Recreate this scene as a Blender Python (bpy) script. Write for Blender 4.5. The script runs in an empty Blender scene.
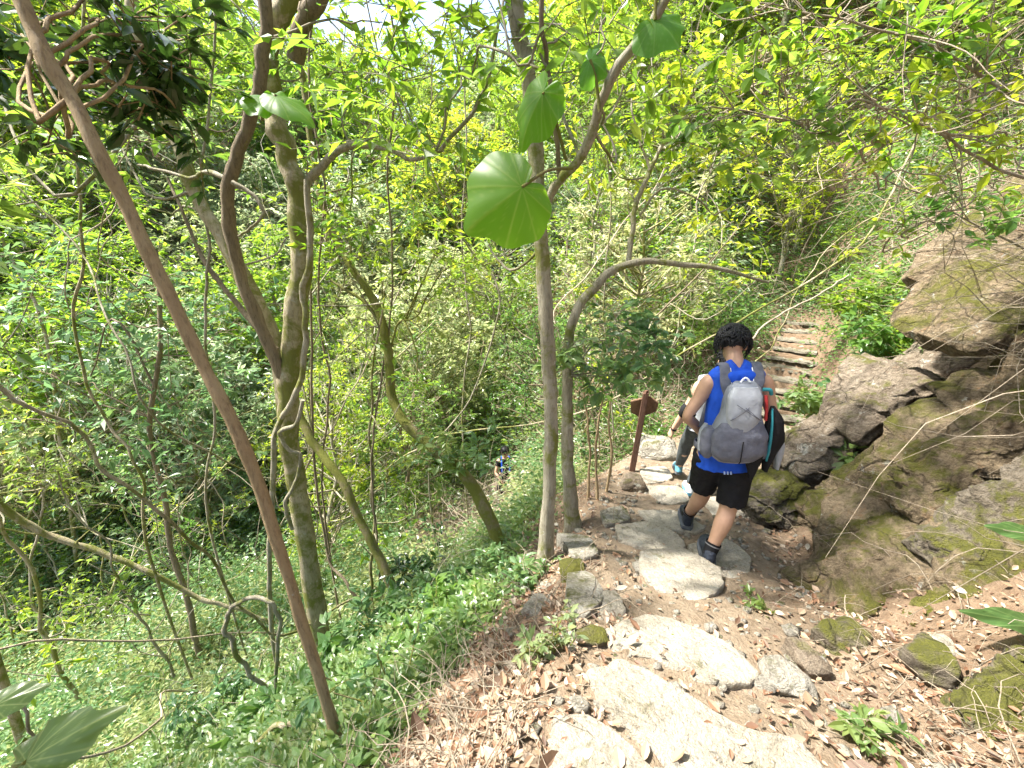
import bpy, math, random
import numpy as np
from mathutils import Vector, Matrix

random.seed(7)
RNG = np.random.default_rng(11)
R = math.radians
scene = bpy.context.scene
COL = scene.collection

# ------------------------------------------------------------------ camera
FPX, PITCH = 430.0, R(20)
cam_d = bpy.data.cameras.new("camera"); cam = bpy.data.objects.new("camera", cam_d); COL.objects.link(cam)
cam_d.sensor_width = 36; cam_d.lens = 36 * FPX / 1024; cam_d.clip_end = 500; cam_d.clip_start = 0.05
cam.rotation_euler = (R(90) - PITCH, 0, 0)
scene.camera = cam
# ------------------------------------------------------------------ sky, sun, exposure
SUN_EL, SUN_AZ = 60, -80          # azimuth measured from +Y towards +X
w = bpy.data.worlds.new("World"); scene.world = w; w.use_nodes = True
wn = w.node_tree; bgn = wn.nodes["Background"]
sky = wn.nodes.new("ShaderNodeTexSky"); sky.sky_type = 'NISHITA'; sky.sun_disc = False
sky.sun_elevation = R(SUN_EL); sky.sun_rotation = R(SUN_AZ); sky.air_density = 1.0; sky.dust_density = 3.0; sky.ozone_density = 0.6
wn.links.new(sky.outputs[0], bgn.inputs[0]); bgn.inputs[1].default_value = 0.125
sl = bpy.data.lights.new("sun", 'SUN'); sl.energy = 5.0; sl.angle = R(3.0); sl.color = (1.0, 0.95, 0.86)
so = bpy.data.objects.new("sun", sl); COL.objects.link(so)
sd = Vector((math.sin(R(SUN_AZ)) * math.cos(R(SUN_EL)), math.cos(R(SUN_AZ)) * math.cos(R(SUN_EL)), math.sin(R(SUN_EL))))
so.rotation_euler = sd.to_track_quat('Z', 'Y').to_euler(); so.location = sd * 50
vs = scene.view_settings
scene.display_settings.display_device = 'sRGB'
vs.view_transform = 'Standard'; vs.look = 'None'; vs.gamma = 1; vs.use_curve_mapping = False
vs.exposure = 2.0
scene.render.engine = 'CYCLES'
scene.cycles.max_bounces = 6; scene.cycles.transmission_bounces = 5; scene.cycles.diffuse_bounces = 4

# ------------------------------------------------------------------ numeric helpers
_perm = np.random.default_rng(5).permutation(256); _perm = np.concatenate([_perm, _perm, _perm])
_g = np.random.default_rng(6).normal(size=(256, 3)); _g /= np.linalg.norm(_g, axis=1)[:, None]
def perlin(p):
    p = np.asarray(p, float); i = np.floor(p).astype(int); f = p - i; i &= 255
    u = f * f * f * (f * (f * 6 - 15) + 10); out = 0
    for dx in (0, 1):
        for dy in (0, 1):
            for dz in (0, 1):
                h = _perm[_perm[_perm[(i[:, 0] + dx) & 255] + ((i[:, 1] + dy) & 255)] + ((i[:, 2] + dz) & 255)]
                d = _g[h] * (f - (dx, dy, dz))
                wgt = (u[:, 0] if dx else 1 - u[:, 0]) * (u[:, 1] if dy else 1 - u[:, 1]) * (u[:, 2] if dz else 1 - u[:, 2])
                out = out + wgt * d.sum(1)
    return out * 1.6
def fbm(p, oct=4, ridge=False):
    p = np.asarray(p, float); a, s = 1.0, 0
    for k in range(oct):
        n = perlin(p * 2 ** k + 17.3 * k); s = s + a * ((0.5 - np.abs(n)) if ridge else n); a *= .5
    return s
def sm(a, b, x):
    t = np.clip((x - a) / (b - a), 0, 1); return t * t * (3 - 2 * t)
def unit(v): return v / (np.linalg.norm(v, axis=-1, keepdims=True) + 1e-9)

CP, SP = math.cos(PITCH), math.sin(PITCH)
def ray(px, py):
    a = (px - 512) / FPX; b = (384 - py) / FPX
    return np.array([a, CP + b * SP, -SP + b * CP])
def at(px, py, y):                 # the measured place of a photographed point at distance y
    d = ray(px, py); return d * (y / d[1])

# ------------------------------------------------------------------ terrain
PATH = np.array([(-.3, -3, -1.05, .5), (.1, -1.2, -1.3, .5), (.35, 0, -1.48, .5), (.62, .9, -1.68, .5), (.92, 1.6, -1.93, .5), (1.22, 2.45, -2.28, .55),
                 (1.42, 3.0, -2.38, .6), (1.68, 3.7, -2.55, .65), (2.15, 4.75, -2.78, .6), (3.1, 5.45, -2.9, .55), (3.8, 5.85, -2.92, .5),
                 (5.6, 8.5, -1.72, .5), (6.6, 10.5, -1.1, .5), (8.5, 13, .2, .5)])
_t = np.linspace(0, len(PATH) - 1.001, 260); _i = _t.astype(int); _f = (_t - _i)[:, None]
def _cr(k): return PATH[np.clip(_i + k, 0, len(PATH) - 1)]
p0, p1, p2, p3 = _cr(-1), _cr(0), _cr(1), _cr(2)
PP = .5 * (2 * p1 + (p2 - p0) * _f + (2 * p0 - 5 * p1 + 4 * p2 - p3) * _f ** 2 + (3 * p1 - p0 - 3 * p2 + p3) * _f ** 3)
PT = np.gradient(PP[:, :2], axis=0); PT /= np.linalg.norm(PT, axis=1)[:, None]
ctrl = [tuple(q[:3]) for q in PATH]
for k in (2, 3, 4, 5, 6, 7, 8):
    q = PATH[k]; j = np.argmin(((PP[:, :2] - q[:2]) ** 2).sum(1)); t = PT[j]; n = np.array([t[1], -t[0]])
    for d, dz in ((.45, .1), (.9, .45), (1.6, 1.3), (2.8, 2.6), (5, 4.6), (9, 8.2)):
        if k > 6 and d > 3: continue
        c = q[:2] + n * (q[3] + d); ctrl.append((c[0], c[1], q[2] + dz))
    if k < 8:
        for d, dz in ((.15, -.06), (.6, -.38), (1.3, -1.0), (2.6, -2.1), (5, -4.0)):
            c = q[:2] - n * (q[3] + d); ctrl.append((c[0], c[1], q[2] + dz))
ctrl += [(1.5, 6.3, -3.9), (2.6, 6.6, -3.2), (3.3, 7.6, -2.6), (2.5, 9, -2.7), (4.3, 9.2, -1.3), (1, 12, -4.3), (4.6, 12.5, .8), (0, 15, -3.6), (8, 16, 4.5),
         (5.0, 5.6, -1.4), (6.5, 6.5, .2), (6.8, 8.2, -.3), (8.5, 9.5, 1.6), (9, 6, 3.2),
         (0, 9.5, -6.6), (-.6, 6.6, -5.6), (-1.8, 8, -6.15), (-1, 11, -6.9), (-4.5, 5.5, -6.3), (-4, 8.5, -7.4), (-8, 4, -8.2), (-8, 8, -8.6),
         (-6, 12, -8.2), (-4, 16, -6.6), (-12, 14, -7), (-15, 6, -8.5), (-12, 20, -4.4), (-20, 14, -5), (-3, 22, -3.6), (-12, 30, 1), (-3, 32, .5),
         (4, 21, 2.5), (10, 28, 12), (-25, 28, 4), (-32, 8, -3), (-5, 46, 7), (20, 20, 15), (24, 44, 24), (-34, 45, 14), (-20, -6, -9), (-8, -4, -7),
         (-34, -6, -6), (14, 2, 9), (20, -6, 13), (30, 5, 19), (30, 30, 24), (-8, 0, -7.6)]
ctrl = np.array(ctrl)
def _K(A, B):
    r2 = ((A[:, None, :] - B[None]) ** 2).sum(2); return .5 * r2 * np.log(r2 + 1e-12)
_n = len(ctrl); A = np.zeros((_n + 3, _n + 3)); A[:_n, :_n] = _K(ctrl[:, :2], ctrl[:, :2]) + np.eye(_n) * .02
A[:_n, _n:] = np.c_[np.ones(_n), ctrl[:, :2]]; A[_n:, :_n] = A[:_n, _n:].T
_w = np.linalg.solve(A, np.r_[ctrl[:, 2], 0, 0, 0])
def axis(lo, a, b, hi, fine, coarse):
    return np.r_[np.arange(lo, a, coarse), np.arange(a, b, fine), np.arange(b, hi + coarse, coarse)]
GX = axis(-34, -3, 5.5, 30, .055, .3); GY = axis(-6, .2, 8.6, 46, .055, .3)
gx, gy = np.meshgrid(GX, GY); G2 = np.c_[gx.ravel(), gy.ravel()]
H = np.concatenate([_K(c, ctrl[:, :2]) @ _w[:_n] + np.c_[np.ones(len(c)), c] @ _w[_n:] for c in np.array_split(G2, 40)])
pd = np.full(len(G2), 1e9); pz = np.zeros(len(G2)); ph = np.zeros(len(G2))
for j in range(0, len(PP), 2):
    d = np.hypot(G2[:, 0] - PP[j, 0], G2[:, 1] - PP[j, 1]); m = d < pd; pd[m] = d[m]; pz[m] = PP[j, 2]; ph[m] = PP[j, 3]
wt = 1 - sm(ph * .8, ph + .35, pd)
g3 = np.c_[G2, H * 0]
H = H * (1 - wt) + pz * wt + (1 - wt * .75) * (.10 * fbm(g3 * .9, 3) + .05 * fbm(g3 * 3.1, 3)) + .012 * fbm(g3 * 9, 2)
PD = pd.reshape(gx.shape) - ph.reshape(gx.shape)
HG = H.reshape(gx.shape)
def _bil(F, x, y):
    x = np.asarray(x, float); y = np.asarray(y, float)
    i = np.clip(np.searchsorted(GX, x) - 1, 0, len(GX) - 2); j = np.clip(np.searchsorted(GY, y) - 1, 0, len(GY) - 2)
    u = np.clip((x - GX[i]) / (GX[i + 1] - GX[i]), 0, 1); v = np.clip((y - GY[j]) / (GY[j + 1] - GY[j]), 0, 1)
    return (F[j, i] * (1 - u) + F[j, i + 1] * u) * (1 - v) + (F[j + 1, i] * (1 - u) + F[j + 1, i + 1] * u) * v
def hz(x, y): return _bil(HG, x, y)
def pdist(x, y): return _bil(PD, x, y)
def hit(px, py):
    d = ray(px, py); d = d / d[1]
    ts = np.linspace(.3, 44, 4000); below = d[2] * ts < hz(d[0] * ts, ts)
    t = ts[np.argmax(below)] if below.any() else 30.0
    return np.array([d[0] * t, t, float(hz(d[0] * t, t))])

# ------------------------------------------------------------------ mesh helpers
def link(ob, parent=None):
    COL.objects.link(ob)
    if parent is not None: ob.parent = parent
    return ob
def tag(o, label=None, cat=None, group=None, kind=None):
    if label: o["label"] = label
    if cat: o["category"] = cat
    if group: o["group"] = group
    if kind: o["kind"] = kind
    return o
def thing(name, loc, label, cat, group=None):
    o = bpy.data.objects.new(name, None); o.location = loc; o.empty_display_size = .1; COL.objects.link(o)
    return tag(o, label, cat, group)
class MB:
    """collects polygons and builds ONE mesh object"""
    def __init__(s): s.v = []; s.f = []; s.n = 0; s.t = []; s.uv = []
    def add(s, V, F, tint=0.0, uv=None):
        V = np.asarray(V, float).reshape(-1, 3); F = np.asarray(F, int)
        s.v.append(V); s.f.append(F + s.n); s.n += len(V)
        s.t.append(np.full(len(V), tint, float) if np.isscalar(tint) else np.asarray(tint, float))
        return s
    def tube(s, P, rad, sides=8, cap=True, tint=0.0, rough=0.0, flat=1.0):
        P = np.asarray(P, float); n = len(P); rad = np.broadcast_to(np.asarray(rad, float), (n,))
        T = unit(np.gradient(P, axis=0)); ref = np.array([0, 0, 1.0]) if abs(T[0, 2]) < .9 else np.array([1.0, 0, 0])
        A_ = np.zeros_like(P); a = unit(np.cross(T[0], ref))
        for k in range(n):
            a = unit(a - T[k] * (a @ T[k])); A_[k] = a
        B_ = np.cross(T, A_); th = np.arange(sides) * 2 * math.pi / sides
        rr = np.repeat(rad[:, None], sides, 1)
        if rough: 
            q = (P[:, None] + (A_[:, None] * np.cos(th)[None, :, None] + B_[:, None] * np.sin(th)[None, :, None]) * rr[..., None]).reshape(-1, 3)
            rr = rr * (1 + rough * fbm(q * 9, 3).reshape(n, sides) + rough * .7 * perlin(q * 3.3).reshape(n, sides))
        V = P[:, None] + A_[:, None] * (np.cos(th)[None, :] * rr)[..., None] + B_[:, None] * (np.sin(th)[None, :] * rr * flat)[..., None]
        F = []
        i = np.arange(sides); j = (i + 1) % sides
        for k in range(n - 1): F.append(np.c_[k * sides + i, k * sides + j, (k + 1) * sides + j, (k + 1) * sides + i])
        s.add(V, np.concatenate(F), tint)
        if cap:
            for k, o in ((0, 1), (n - 1, -1)):
                c = V[k]; m = c.mean(0); F2 = np.c_[np.full(sides, sides), j, i] if o == 1 else np.c_[np.full(sides, sides), i, j]
                s.add(np.r_[c, m[None]], F2, tint)
        return s
    def build(s, name, mat, parent=None, smooth=True, origin=None, link_it=True):
        V = np.concatenate(s.v) if s.v else np.zeros((0, 3))
        if origin is not None: V = V - np.asarray(origin)
        me = bpy.data.meshes.new(name); me.vertices.add(len(V)); me.vertices.foreach_set("co", V.ravel())
        sizes = np.concatenate([np.full(len(f), f.shape[1]) for f in s.f]); loops = np.concatenate([f.ravel() for f in s.f])
        me.loops.add(len(loops)); me.loops.foreach_set("vertex_index", loops.astype(np.int32))
        me.polygons.add(len(sizes)); st = np.r_[0, np.cumsum(sizes)[:-1]]
        me.polygons.foreach_set("loop_start", st.astype(np.int32))
        try: me.polygons.foreach_set("loop_total", sizes.astype(np.int32))
        except Exception: pass
        me.polygons.foreach_set("use_smooth", np.full(len(sizes), smooth))
        at_ = me.attributes.new("tint", 'FLOAT', 'POINT'); at_.data.foreach_set("value", np.concatenate(s.t).astype(np.float32))
        me.update(calc_edges=True); me.materials.append(mat)
        ob = bpy.data.objects.new(name, me)
        if link_it: link(ob, parent)
        return ob

def spline(pts, n=6):
    P = np.asarray(pts, float); N = len(P)
    if N < 3: return np.linspace(P[0], P[-1], n + 1)
    t = np.linspace(0, N - 1, (N - 1) * n + 1); i = np.minimum(t.astype(int), N - 2); f = (t - i)[:, None]
    g = lambda k: P[np.clip(i + k, 0, N - 1)]
    a, b, c, d = g(-1), g(0), g(1), g(2)
    a = np.where((i == 0)[:, None], 2 * b - c, a); d = np.where((i == N - 2)[:, None], 2 * c - b, d)
    return .5 * (2 * b + (c - a) * f + (2 * a - 5 * b + 4 * c - d) * f ** 2 + (3 * b - a - 3 * c + d) * f ** 3)

def leaves(mb, P, D, Nn, L, W, tint, full=False, droop=.18):
    """leaf blades as folded faces: P base, D direction, Nn normal"""
    n = len(P); D = unit(D); S = unit(np.cross(D, Nn)); Nn = np.cross(S, D)
    L = np.broadcast_to(L, (n,))[:, None]; W = np.broadcast_to(W, (n,))[:, None]
    if not full:
        V = np.stack([P, P + D * L * .42 + S * W * .5 + Nn * W * .16, P + D * L - Nn * L * droop, P + D * L * .42 - S * W * .5 + Nn * W * .16], 1)
        b = np.arange(n)[:, None] * 4; F = np.r_[b + np.array([[0, 1, 2]]), b + np.array([[0, 2, 3]])]; k = 4
    else:
        def pt(l, wd, up): return P + D * L * l + S * W * wd + Nn * (W * abs(wd) * .35 - L * droop * l * l * up)
        V = np.stack([P, pt(.22, .36, 1), pt(.55, .5, 1), pt(.82, .25, 1), pt(1, 0, 1), pt(.82, -.25, 1), pt(.55, -.5, 1), pt(.22, -.36, 1), pt(.3, 0, 1), pt(.65, 0, 1)], 1)
        b = np.arange(n)[:, None] * 10
        mb.add(V.reshape(-1, 3), np.r_[b + np.array([[1, 2, 9, 8]]), b + np.array([[8, 9, 6, 7]])], np.repeat(tint, 10))
        base = mb.n - n * 10
        mb.f.append(np.concatenate([b + base + np.array([q]) for q in ([0, 1, 8], [0, 8, 7], [2, 3, 9], [9, 5, 6], [3, 4, 9], [9, 4, 5])]))
        return
    mb.add(V.reshape(-1, 3), F, np.repeat(tint, k))

def blob(name, parts, mat, parent, origin, voxel=.008, smooth_it=3, tex=None):
    """one continuous skin over overlapping lofts (list of MB) by voxel remeshing"""
    mb = MB()
    for p in parts: mb.v += p.v; mb.f += [f + mb.n for f in p.f]; mb.n += p.n; mb.t += p.t
    tmp = mb.build(name, mat, None, origin=origin)
    m = tmp.modifiers.new("r", 'REMESH'); m.mode = 'VOXEL'; m.voxel_size = voxel; m.use_smooth_shade = True
    s = tmp.modifiers.new("s", 'SMOOTH'); s.iterations = smooth_it; s.factor = .5
    dg = bpy.context.evaluated_depsgraph_get(); me = bpy.data.meshes.new_from_object(tmp.evaluated_get(dg))
    me.name = name; tmp.modifiers.clear(); tmp.data = me
    if not me.materials: me.materials.append(mat)
    if parent is not None: tmp.parent = parent
    return tmp

# ------------------------------------------------------------------ materials
def new_mat(name):
    m = bpy.data.materials.new(name); m.use_nodes = True; nt = m.node_tree; nt.nodes.clear()
    out = nt.nodes.new("ShaderNodeOutputMaterial"); return m, nt, out
def nd(nt, typ, **kw):
    n = nt.nodes.new(typ)
    for k, v in kw.items(): setattr(n, k, v)
    return n
def noise(nt, scale, detail=4, rough=.6, vec=None, dist=0):
    n = nd(nt, "ShaderNodeTexNoise"); n.inputs["Scale"].default_value = scale; n.inputs["Detail"].default_value = detail
    n.inputs["Roughness"].default_value = rough; n.inputs["Distortion"].default_value = dist
    if vec is not None: nt.links.new(vec, n.inputs["Vector"])
    return n.outputs[0]
def ramp(nt, fac, stops, interp='LINEAR'):
    r = nd(nt, "ShaderNodeValToRGB"); r.color_ramp.interpolation = interp; e = r.color_ramp.elements
    while len(e) < len(stops): e.new(.5)
    for k, (p, c) in enumerate(stops):
        e[k].position = p; e[k].color = (c, c, c, 1) if np.isscalar(c) else (*c, 1)
    nt.links.new(fac, r.inputs[0]); return r.outputs[0]
def mix(nt, fac, a, b, blend='MIX'):
    m = nd(nt, "ShaderNodeMix", data_type='RGBA', blend_type=blend)
    for s, v in ((m.inputs[0], fac), (m.inputs[6], a), (m.inputs[7], b)):
        if hasattr(v, "is_output"): nt.links.new(v, s)
        else: s.default_value = v if np.isscalar(v) else (*v, 1)
    return m.outputs[2]
def mathn(nt, op, a, b=0.0):
    m = nd(nt, "ShaderNodeMath", operation=op)
    for s, v in ((m.inputs[0], a), (m.inputs[1], b)):
        if hasattr(v, "is_output"): nt.links.new(v, s)
        else: s.default_value = v
    return m.outputs[0]
def bump(nt, h, strength=.5, dist=.02):
    b = nd(nt, "ShaderNodeBump"); b.inputs["Strength"].default_value = strength; b.inputs["Distance"].default_value = dist
    nt.links.new(h, b.inputs["Height"]); return b.outputs[0]
def princ(nt, out, col, rough=.8, nrm=None, spec=.5, sheen=0):
    p = nd(nt, "ShaderNodeBsdfPrincipled")
    for s, v in ((p.inputs["Base Color"], col), (p.inputs["Roughness"], rough)):
        if hasattr(v, "is_output"): nt.links.new(v, s)
        else: s.default_value = v if np.isscalar(v) else (*v, 1)
    p.inputs["Specular IOR Level"].default_value = spec
    if nrm is not None: nt.links.new(nrm, p.inputs["Normal"])
    nt.links.new(p.outputs[0], out.inputs[0]); return p
def geo(nt): return nd(nt, "ShaderNodeNewGeometry")
def attr(nt, name="tint"): return nd(nt, "ShaderNodeAttribute", attribute_name=name).outputs["Fac"]

def leaf_mat(name, cols, trans, gloss=.35, tw=.45, spec=.5):
    """cols: ramp of leaf colours over the per-leaf tint; trans: light passing through the blade"""
    m, nt, out = new_mat(name); t = attr(nt); n = len(cols)
    oi = nd(nt, "ShaderNodeObjectInfo").outputs["Random"]; vary = ramp(nt, oi, [(0, (.68, .82, .9)), (.35, (.95, 1.05, 1.1)), (.7, (1.15, 1.1, .9)), (1, (1.45, 1.25, 1.1))])
    base = mix(nt, 1.0, ramp(nt, t, [(k / (n - 1), c) for k, c in enumerate(cols)]), vary, 'MULTIPLY')
    p = nd(nt, "ShaderNodeBsdfPrincipled"); nt.links.new(base, p.inputs["Base Color"])
    p.inputs["Roughness"].default_value = gloss; p.inputs["Specular IOR Level"].default_value = spec
    tr = nd(nt, "ShaderNodeBsdfTranslucent"); tc = ramp(nt, t, [(k / (len(trans) - 1), c) for k, c in enumerate(trans)]); nt.links.new(mix(nt, 1.0, tc, vary, 'MULTIPLY'), tr.inputs[0])
    mx = nd(nt, "ShaderNodeMixShader"); mx.inputs[0].default_value = tw
    nt.links.new(p.outputs[0], mx.inputs[1]); nt.links.new(tr.outputs[0], mx.inputs[2]); nt.links.new(mx.outputs[0], out.inputs[0])
    return m
L_BRIGHT = leaf_mat("leaf_bright", [(.07, .13, .015), (.11, .19, .02), (.16, .22, .03), (.10, .17, .03), (.26, .24, .04)],
                    [(.22, .42, .02), (.36, .56, .03), (.55, .66, .05), (.34, .54, .06), (.70, .62, .08)], .36, .5)
L_MID = leaf_mat("leaf_mid", [(.04, .09, .02), (.07, .13, .03), (.10, .17, .04), (.07, .13, .05)], [(.16, .34, .05), (.26, .46, .07), (.38, .54, .09), (.24, .44, .12)], .3, .42)
L_COOL = leaf_mat("leaf_cool", [(.04, .085, .03), (.065, .125, .045), (.10, .16, .065), (.085, .13, .035), (.15, .2, .09)], [(.20, .40, .11), (.28, .48, .16), (.38, .55, .20), (.36, .50, .12), (.45, .58, .25)], .36, .38)
L_DARK = leaf_mat("leaf_dark", [(.015, .04, .015), (.03, .065, .02), (.04, .08, .03)], [(.05, .13, .02), (.08, .18, .03), (.14, .26, .03)], .25, .2)
L_PALE = leaf_mat("leaf_pale", [(.08, .125, .055), (.14, .19, .085), (.22, .26, .12), (.15, .21, .13), (.30, .29, .15)], [(.34, .46, .20), (.44, .55, .28), (.56, .62, .34), (.42, .54, .36), (.62, .60, .34)], .3, .48)
L_DRY = leaf_mat("leaf_dry", [(.07, .035, .02), (.14, .065, .035), (.22, .11, .06), (.30, .18, .11), (.40, .27, .19), (.24, .15, .09), (.46, .36, .28)], [(.3, .14, .05), (.36, .2, .1), (.42, .26, .14)], .6, .12)
L_BIG = leaf_mat("leaf_big", [(.06, .14, .02), (.16, .24, .06)], [(.26, .52, .03), (.5, .66, .14)], .45, .6)

def ground_mat(name, dirt):
    m, nt, out = new_mat(name); g = geo(nt); P = g.outputs["Position"]
    n1 = noise(nt, 1.3, 6, .6, P); n2 = noise(nt, 14, 6, .7, P); n3 = noise(nt, 60, 4, .7, P)
    pale = attr(nt)
    c = mix(nt, ramp(nt, n1, [(.35, 0.0), (.65, 1.0)]), (.12, .08, .05), (.19, .13, .085))
    c = mix(nt, ramp(nt, n2, [(.4, 0.0), (.7, 1.0)]), c, (.25, .18, .12))
    c = mix(nt, ramp(nt, n3, [(.55, 0.0), (.75, .7)]), c, (.10, .065, .045))
    c2 = mix(nt, ramp(nt, n2, [(.35, 0.0), (.65, 1.0)]), (.18, .135, .09), (.27, .215, .155))
    c2 = mix(nt, ramp(nt, n3, [(.58, 0.0), (.72, .6)]), c2, (.22, .14, .1))
    c = mix(nt, pale, c, c2)
    h = mathn(nt, 'ADD', n2, n3); princ(nt, out, c, .95, bump(nt, h, .9, .03), .2)
    return m
def noise_c(nt, scale, vec):
    n = nd(nt, "ShaderNodeTexNoise"); n.inputs["Scale"].default_value = scale; n.inputs["Detail"].default_value = 4; nt.links.new(vec, n.inputs["Vector"]); return n.outputs[1]
def rock_mat(name, base, base2, moss=.5, lichen=.3, warm=.2, scale=1.0, crack=.45, grain=.6):
    m, nt, out = new_mat(name); g = geo(nt); P = g.outputs["Position"]
    sep = nd(nt, "ShaderNodeSeparateXYZ"); nt.links.new(g.outputs["Normal"], sep.inputs[0]); up = sep.outputs[2]
    n1 = noise(nt, 2.2 * scale, 7, .65, P); n2 = noise(nt, 11 * scale, 7, .7, P); n3 = noise(nt, 45 * scale, 5, .7, P)
    mp = nd(nt, "ShaderNodeMapping"); mp.inputs["Scale"].default_value = (3, 3, 14); mp.inputs["Rotation"].default_value = (.5, -.75, .2)
    nt.links.new(P, mp.inputs[0]); n4 = noise(nt, 1.2 * scale, 6, .6, mp.outputs[0], 1.2)
    c = mix(nt, ramp(nt, n1, [(.35, 0.0), (.65, 1.0)]), base, base2)
    c = mix(nt, ramp(nt, n4, [(.46, 0.0), (.60, .4)]), c, tuple(x * .5 for x in base))
    n6 = noise(nt, 26 * scale, 8, .8, P); c = mix(nt, ramp(nt, n6, [(.44, 0.0), (.56, .8 * grain)]), c, tuple(x * 1.35 for x in base2))
    c = mix(nt, ramp(nt, n6, [(.36, .8 * grain), (.46, 0.0)]), c, tuple(x * .35 for x in base))
    c = mix(nt, ramp(nt, n3, [(.5, 0.0), (.75, .6)]), c, tuple(x * .4 for x in base))
    c = mix(nt, ramp(nt, n2, [(.62 - warm * .1, 0.0), (.75, warm)]), c, (.40, .17, .05))
    li = ramp(nt, noise(nt, 5.5 * scale, 5, .75, P, .6), [(.66 - lichen * .14, 0.0), (.70 - lichen * .12, 1.0)])
    c = mix(nt, mathn(nt, 'MULTIPLY', li, .85), c, (.50, .49, .43))
    mf = mathn(nt, 'ADD', mathn(nt, 'MULTIPLY', up, .16), noise(nt, 2.6 * scale, 9, .74, P, .5))
    mf = ramp(nt, mf, [(.74 - moss * .28, 0.0), (.86 - moss * .28, 1.0)])
    mc = mix(nt, n2, (.05, .06, .006), (.22, .22, .025))
    c = mix(nt, mathn(nt, 'MULTIPLY', mf, .93), c, mc)
    vo = nd(nt, "ShaderNodeTexVoronoi", feature='DISTANCE_TO_EDGE'); vo.inputs["Scale"].default_value = 2.3 * scale; wv = mix(nt, .35, P, noise_c(nt, 2.2, P)); nt.links.new(wv, vo.inputs["Vector"])
    cr = ramp(nt, vo.outputs["Distance"], [(0, 1.0), (.022, 0.0)]); c = mix(nt, mathn(nt, 'MULTIPLY', cr, crack), c, tuple(x * .25 for x in base))
    n5 = noise(nt, 120, 3, .7, P); c = mix(nt, ramp(nt, n5, [(.45, 0.0), (.75, .45)]), c, tuple(x * .5 for x in base2))
    n3 = mathn(nt, 'ADD', n3, mathn(nt, 'MULTIPLY', cr, -2.0 * crack)); n3 = mathn(nt, 'ADD', n3, mathn(nt, 'MULTIPLY', n5, .5)); n3 = mathn(nt, 'ADD', n3, mathn(nt, 'MULTIPLY', mf, n5))
    n3 = mathn(nt, 'ADD', n3, mathn(nt, 'MULTIPLY', n6, 2.0 * grain))
    h = mathn(nt, 'ADD', mathn(nt, 'MULTIPLY', n2, 1.4), mathn(nt, 'MULTIPLY', n3, .6)); h = mathn(nt, 'ADD', h, mathn(nt, 'MULTIPLY', n4, 1.2))
    princ(nt, out, c, .88, bump(nt, h, 1.0, .045), .25)
    return m
ROCK = rock_mat("rock_mossy", (.155, .115, .07), (.29, .225, .145), .60, .35, .5)
ROCK2 = rock_mat("rock_bare", (.17, .125, .085), (.28, .235, .18), .30, .5, .3)
MOSSR = rock_mat("rock_moss_covered", (.15, .12, .08), (.22, .19, .15), .85, .1, .1)
SLAB = rock_mat("slab_stone", (.43, .38, .295), (.58, .53, .44), .0, .6, .35, 1.6, .12, .35)
STEP = rock_mat("step_stone", (.22, .195, .15), (.34, .31, .245), .12, .2, .2, 1.6, .0, .3)
KERB = rock_mat("edge_stone", (.36, .32, .26), (.5, .47, .4), .34, .5, .1, 2)

def bark_mat(name, a, b, moss=.3, mossc=((.08, .10, .015), (.27, .28, .05)), pale=.3, scale=1.0):
    m, nt, out = new_mat(name); g = geo(nt); P = g.outputs["Position"]
    mp = nd(nt, "ShaderNodeMapping"); mp.inputs["Scale"].default_value = (1, 1, .22); nt.links.new(P, mp.inputs[0])
    n1 = noise(nt, 9 * scale, 8, .75, mp.outputs[0]); n2 = noise(nt, 55 * scale, 8, .8, mp.outputs[0]); n3 = noise(nt, 5 * scale, 5, .7, P, .3)
    c = mix(nt, ramp(nt, n1, [(.35, 0.0), (.65, 1.0)]), a, b)
    c = mix(nt, ramp(nt, n2, [(.5, 0.0), (.62, .6)]), c, tuple(x * .4 for x in a))
    c = mix(nt, ramp(nt, noise(nt, 13 * scale, 5, .7, P), [(.72 - pale * .2, 0.0), (.76 - pale * .2, .9)]), c, (.50, .48, .40))
    mf = ramp(nt, n3, [(.75 - moss * .5, 0.0), (.83 - moss * .45, 1.0)])
    c = mix(nt, mathn(nt, 'MULTIPLY', mf, .9), c, mix(nt, n2, *mossc))
    princ(nt, out, c, .85, bump(nt, mathn(nt, 'ADD', n1, n2), 1.0, .022), .25)
    return m
B_BROWN = bark_mat("bark_brown", (.38, .265, .15), (.52, .40, .24), .12, pale=.1)
B_PALE = bark_mat("bark_pale", (.34, .285, .18), (.50, .44, .31), .62, pale=.6)
B_MOSS = bark_mat("bark_moss", (.20, .165, .09), (.30, .26, .14), .72, pale=.15)
B_GREY = bark_mat("bark_grey", (.27, .24, .17), (.46, .42, .33), .5, pale=.5)
B_DARK = bark_mat("bark_dark", (.19, .15, .10), (.31, .25, .17), .3, pale=.1)
B_DRY = bark_mat("dry_twig", (.34, .27, .19), (.5, .43, .33), .02, pale=.2)

def plain(name, col, rough=.7, var=.25, sc=25, bmp=.3, spec=.4):
    m, nt, out = new_mat(name); tc = nd(nt, "ShaderNodeTexCoord").outputs["Object"]; n = noise(nt, sc, 5, .6, tc)
    c = mix(nt, ramp(nt, n, [(.3, 0.0), (.7, 1.0)]), tuple(x * (1 - var) for x in col), tuple(min(1, x * (1 + var)) for x in col))
    princ(nt, out, c, rough, bump(nt, n, bmp, .01), spec); return m

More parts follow.
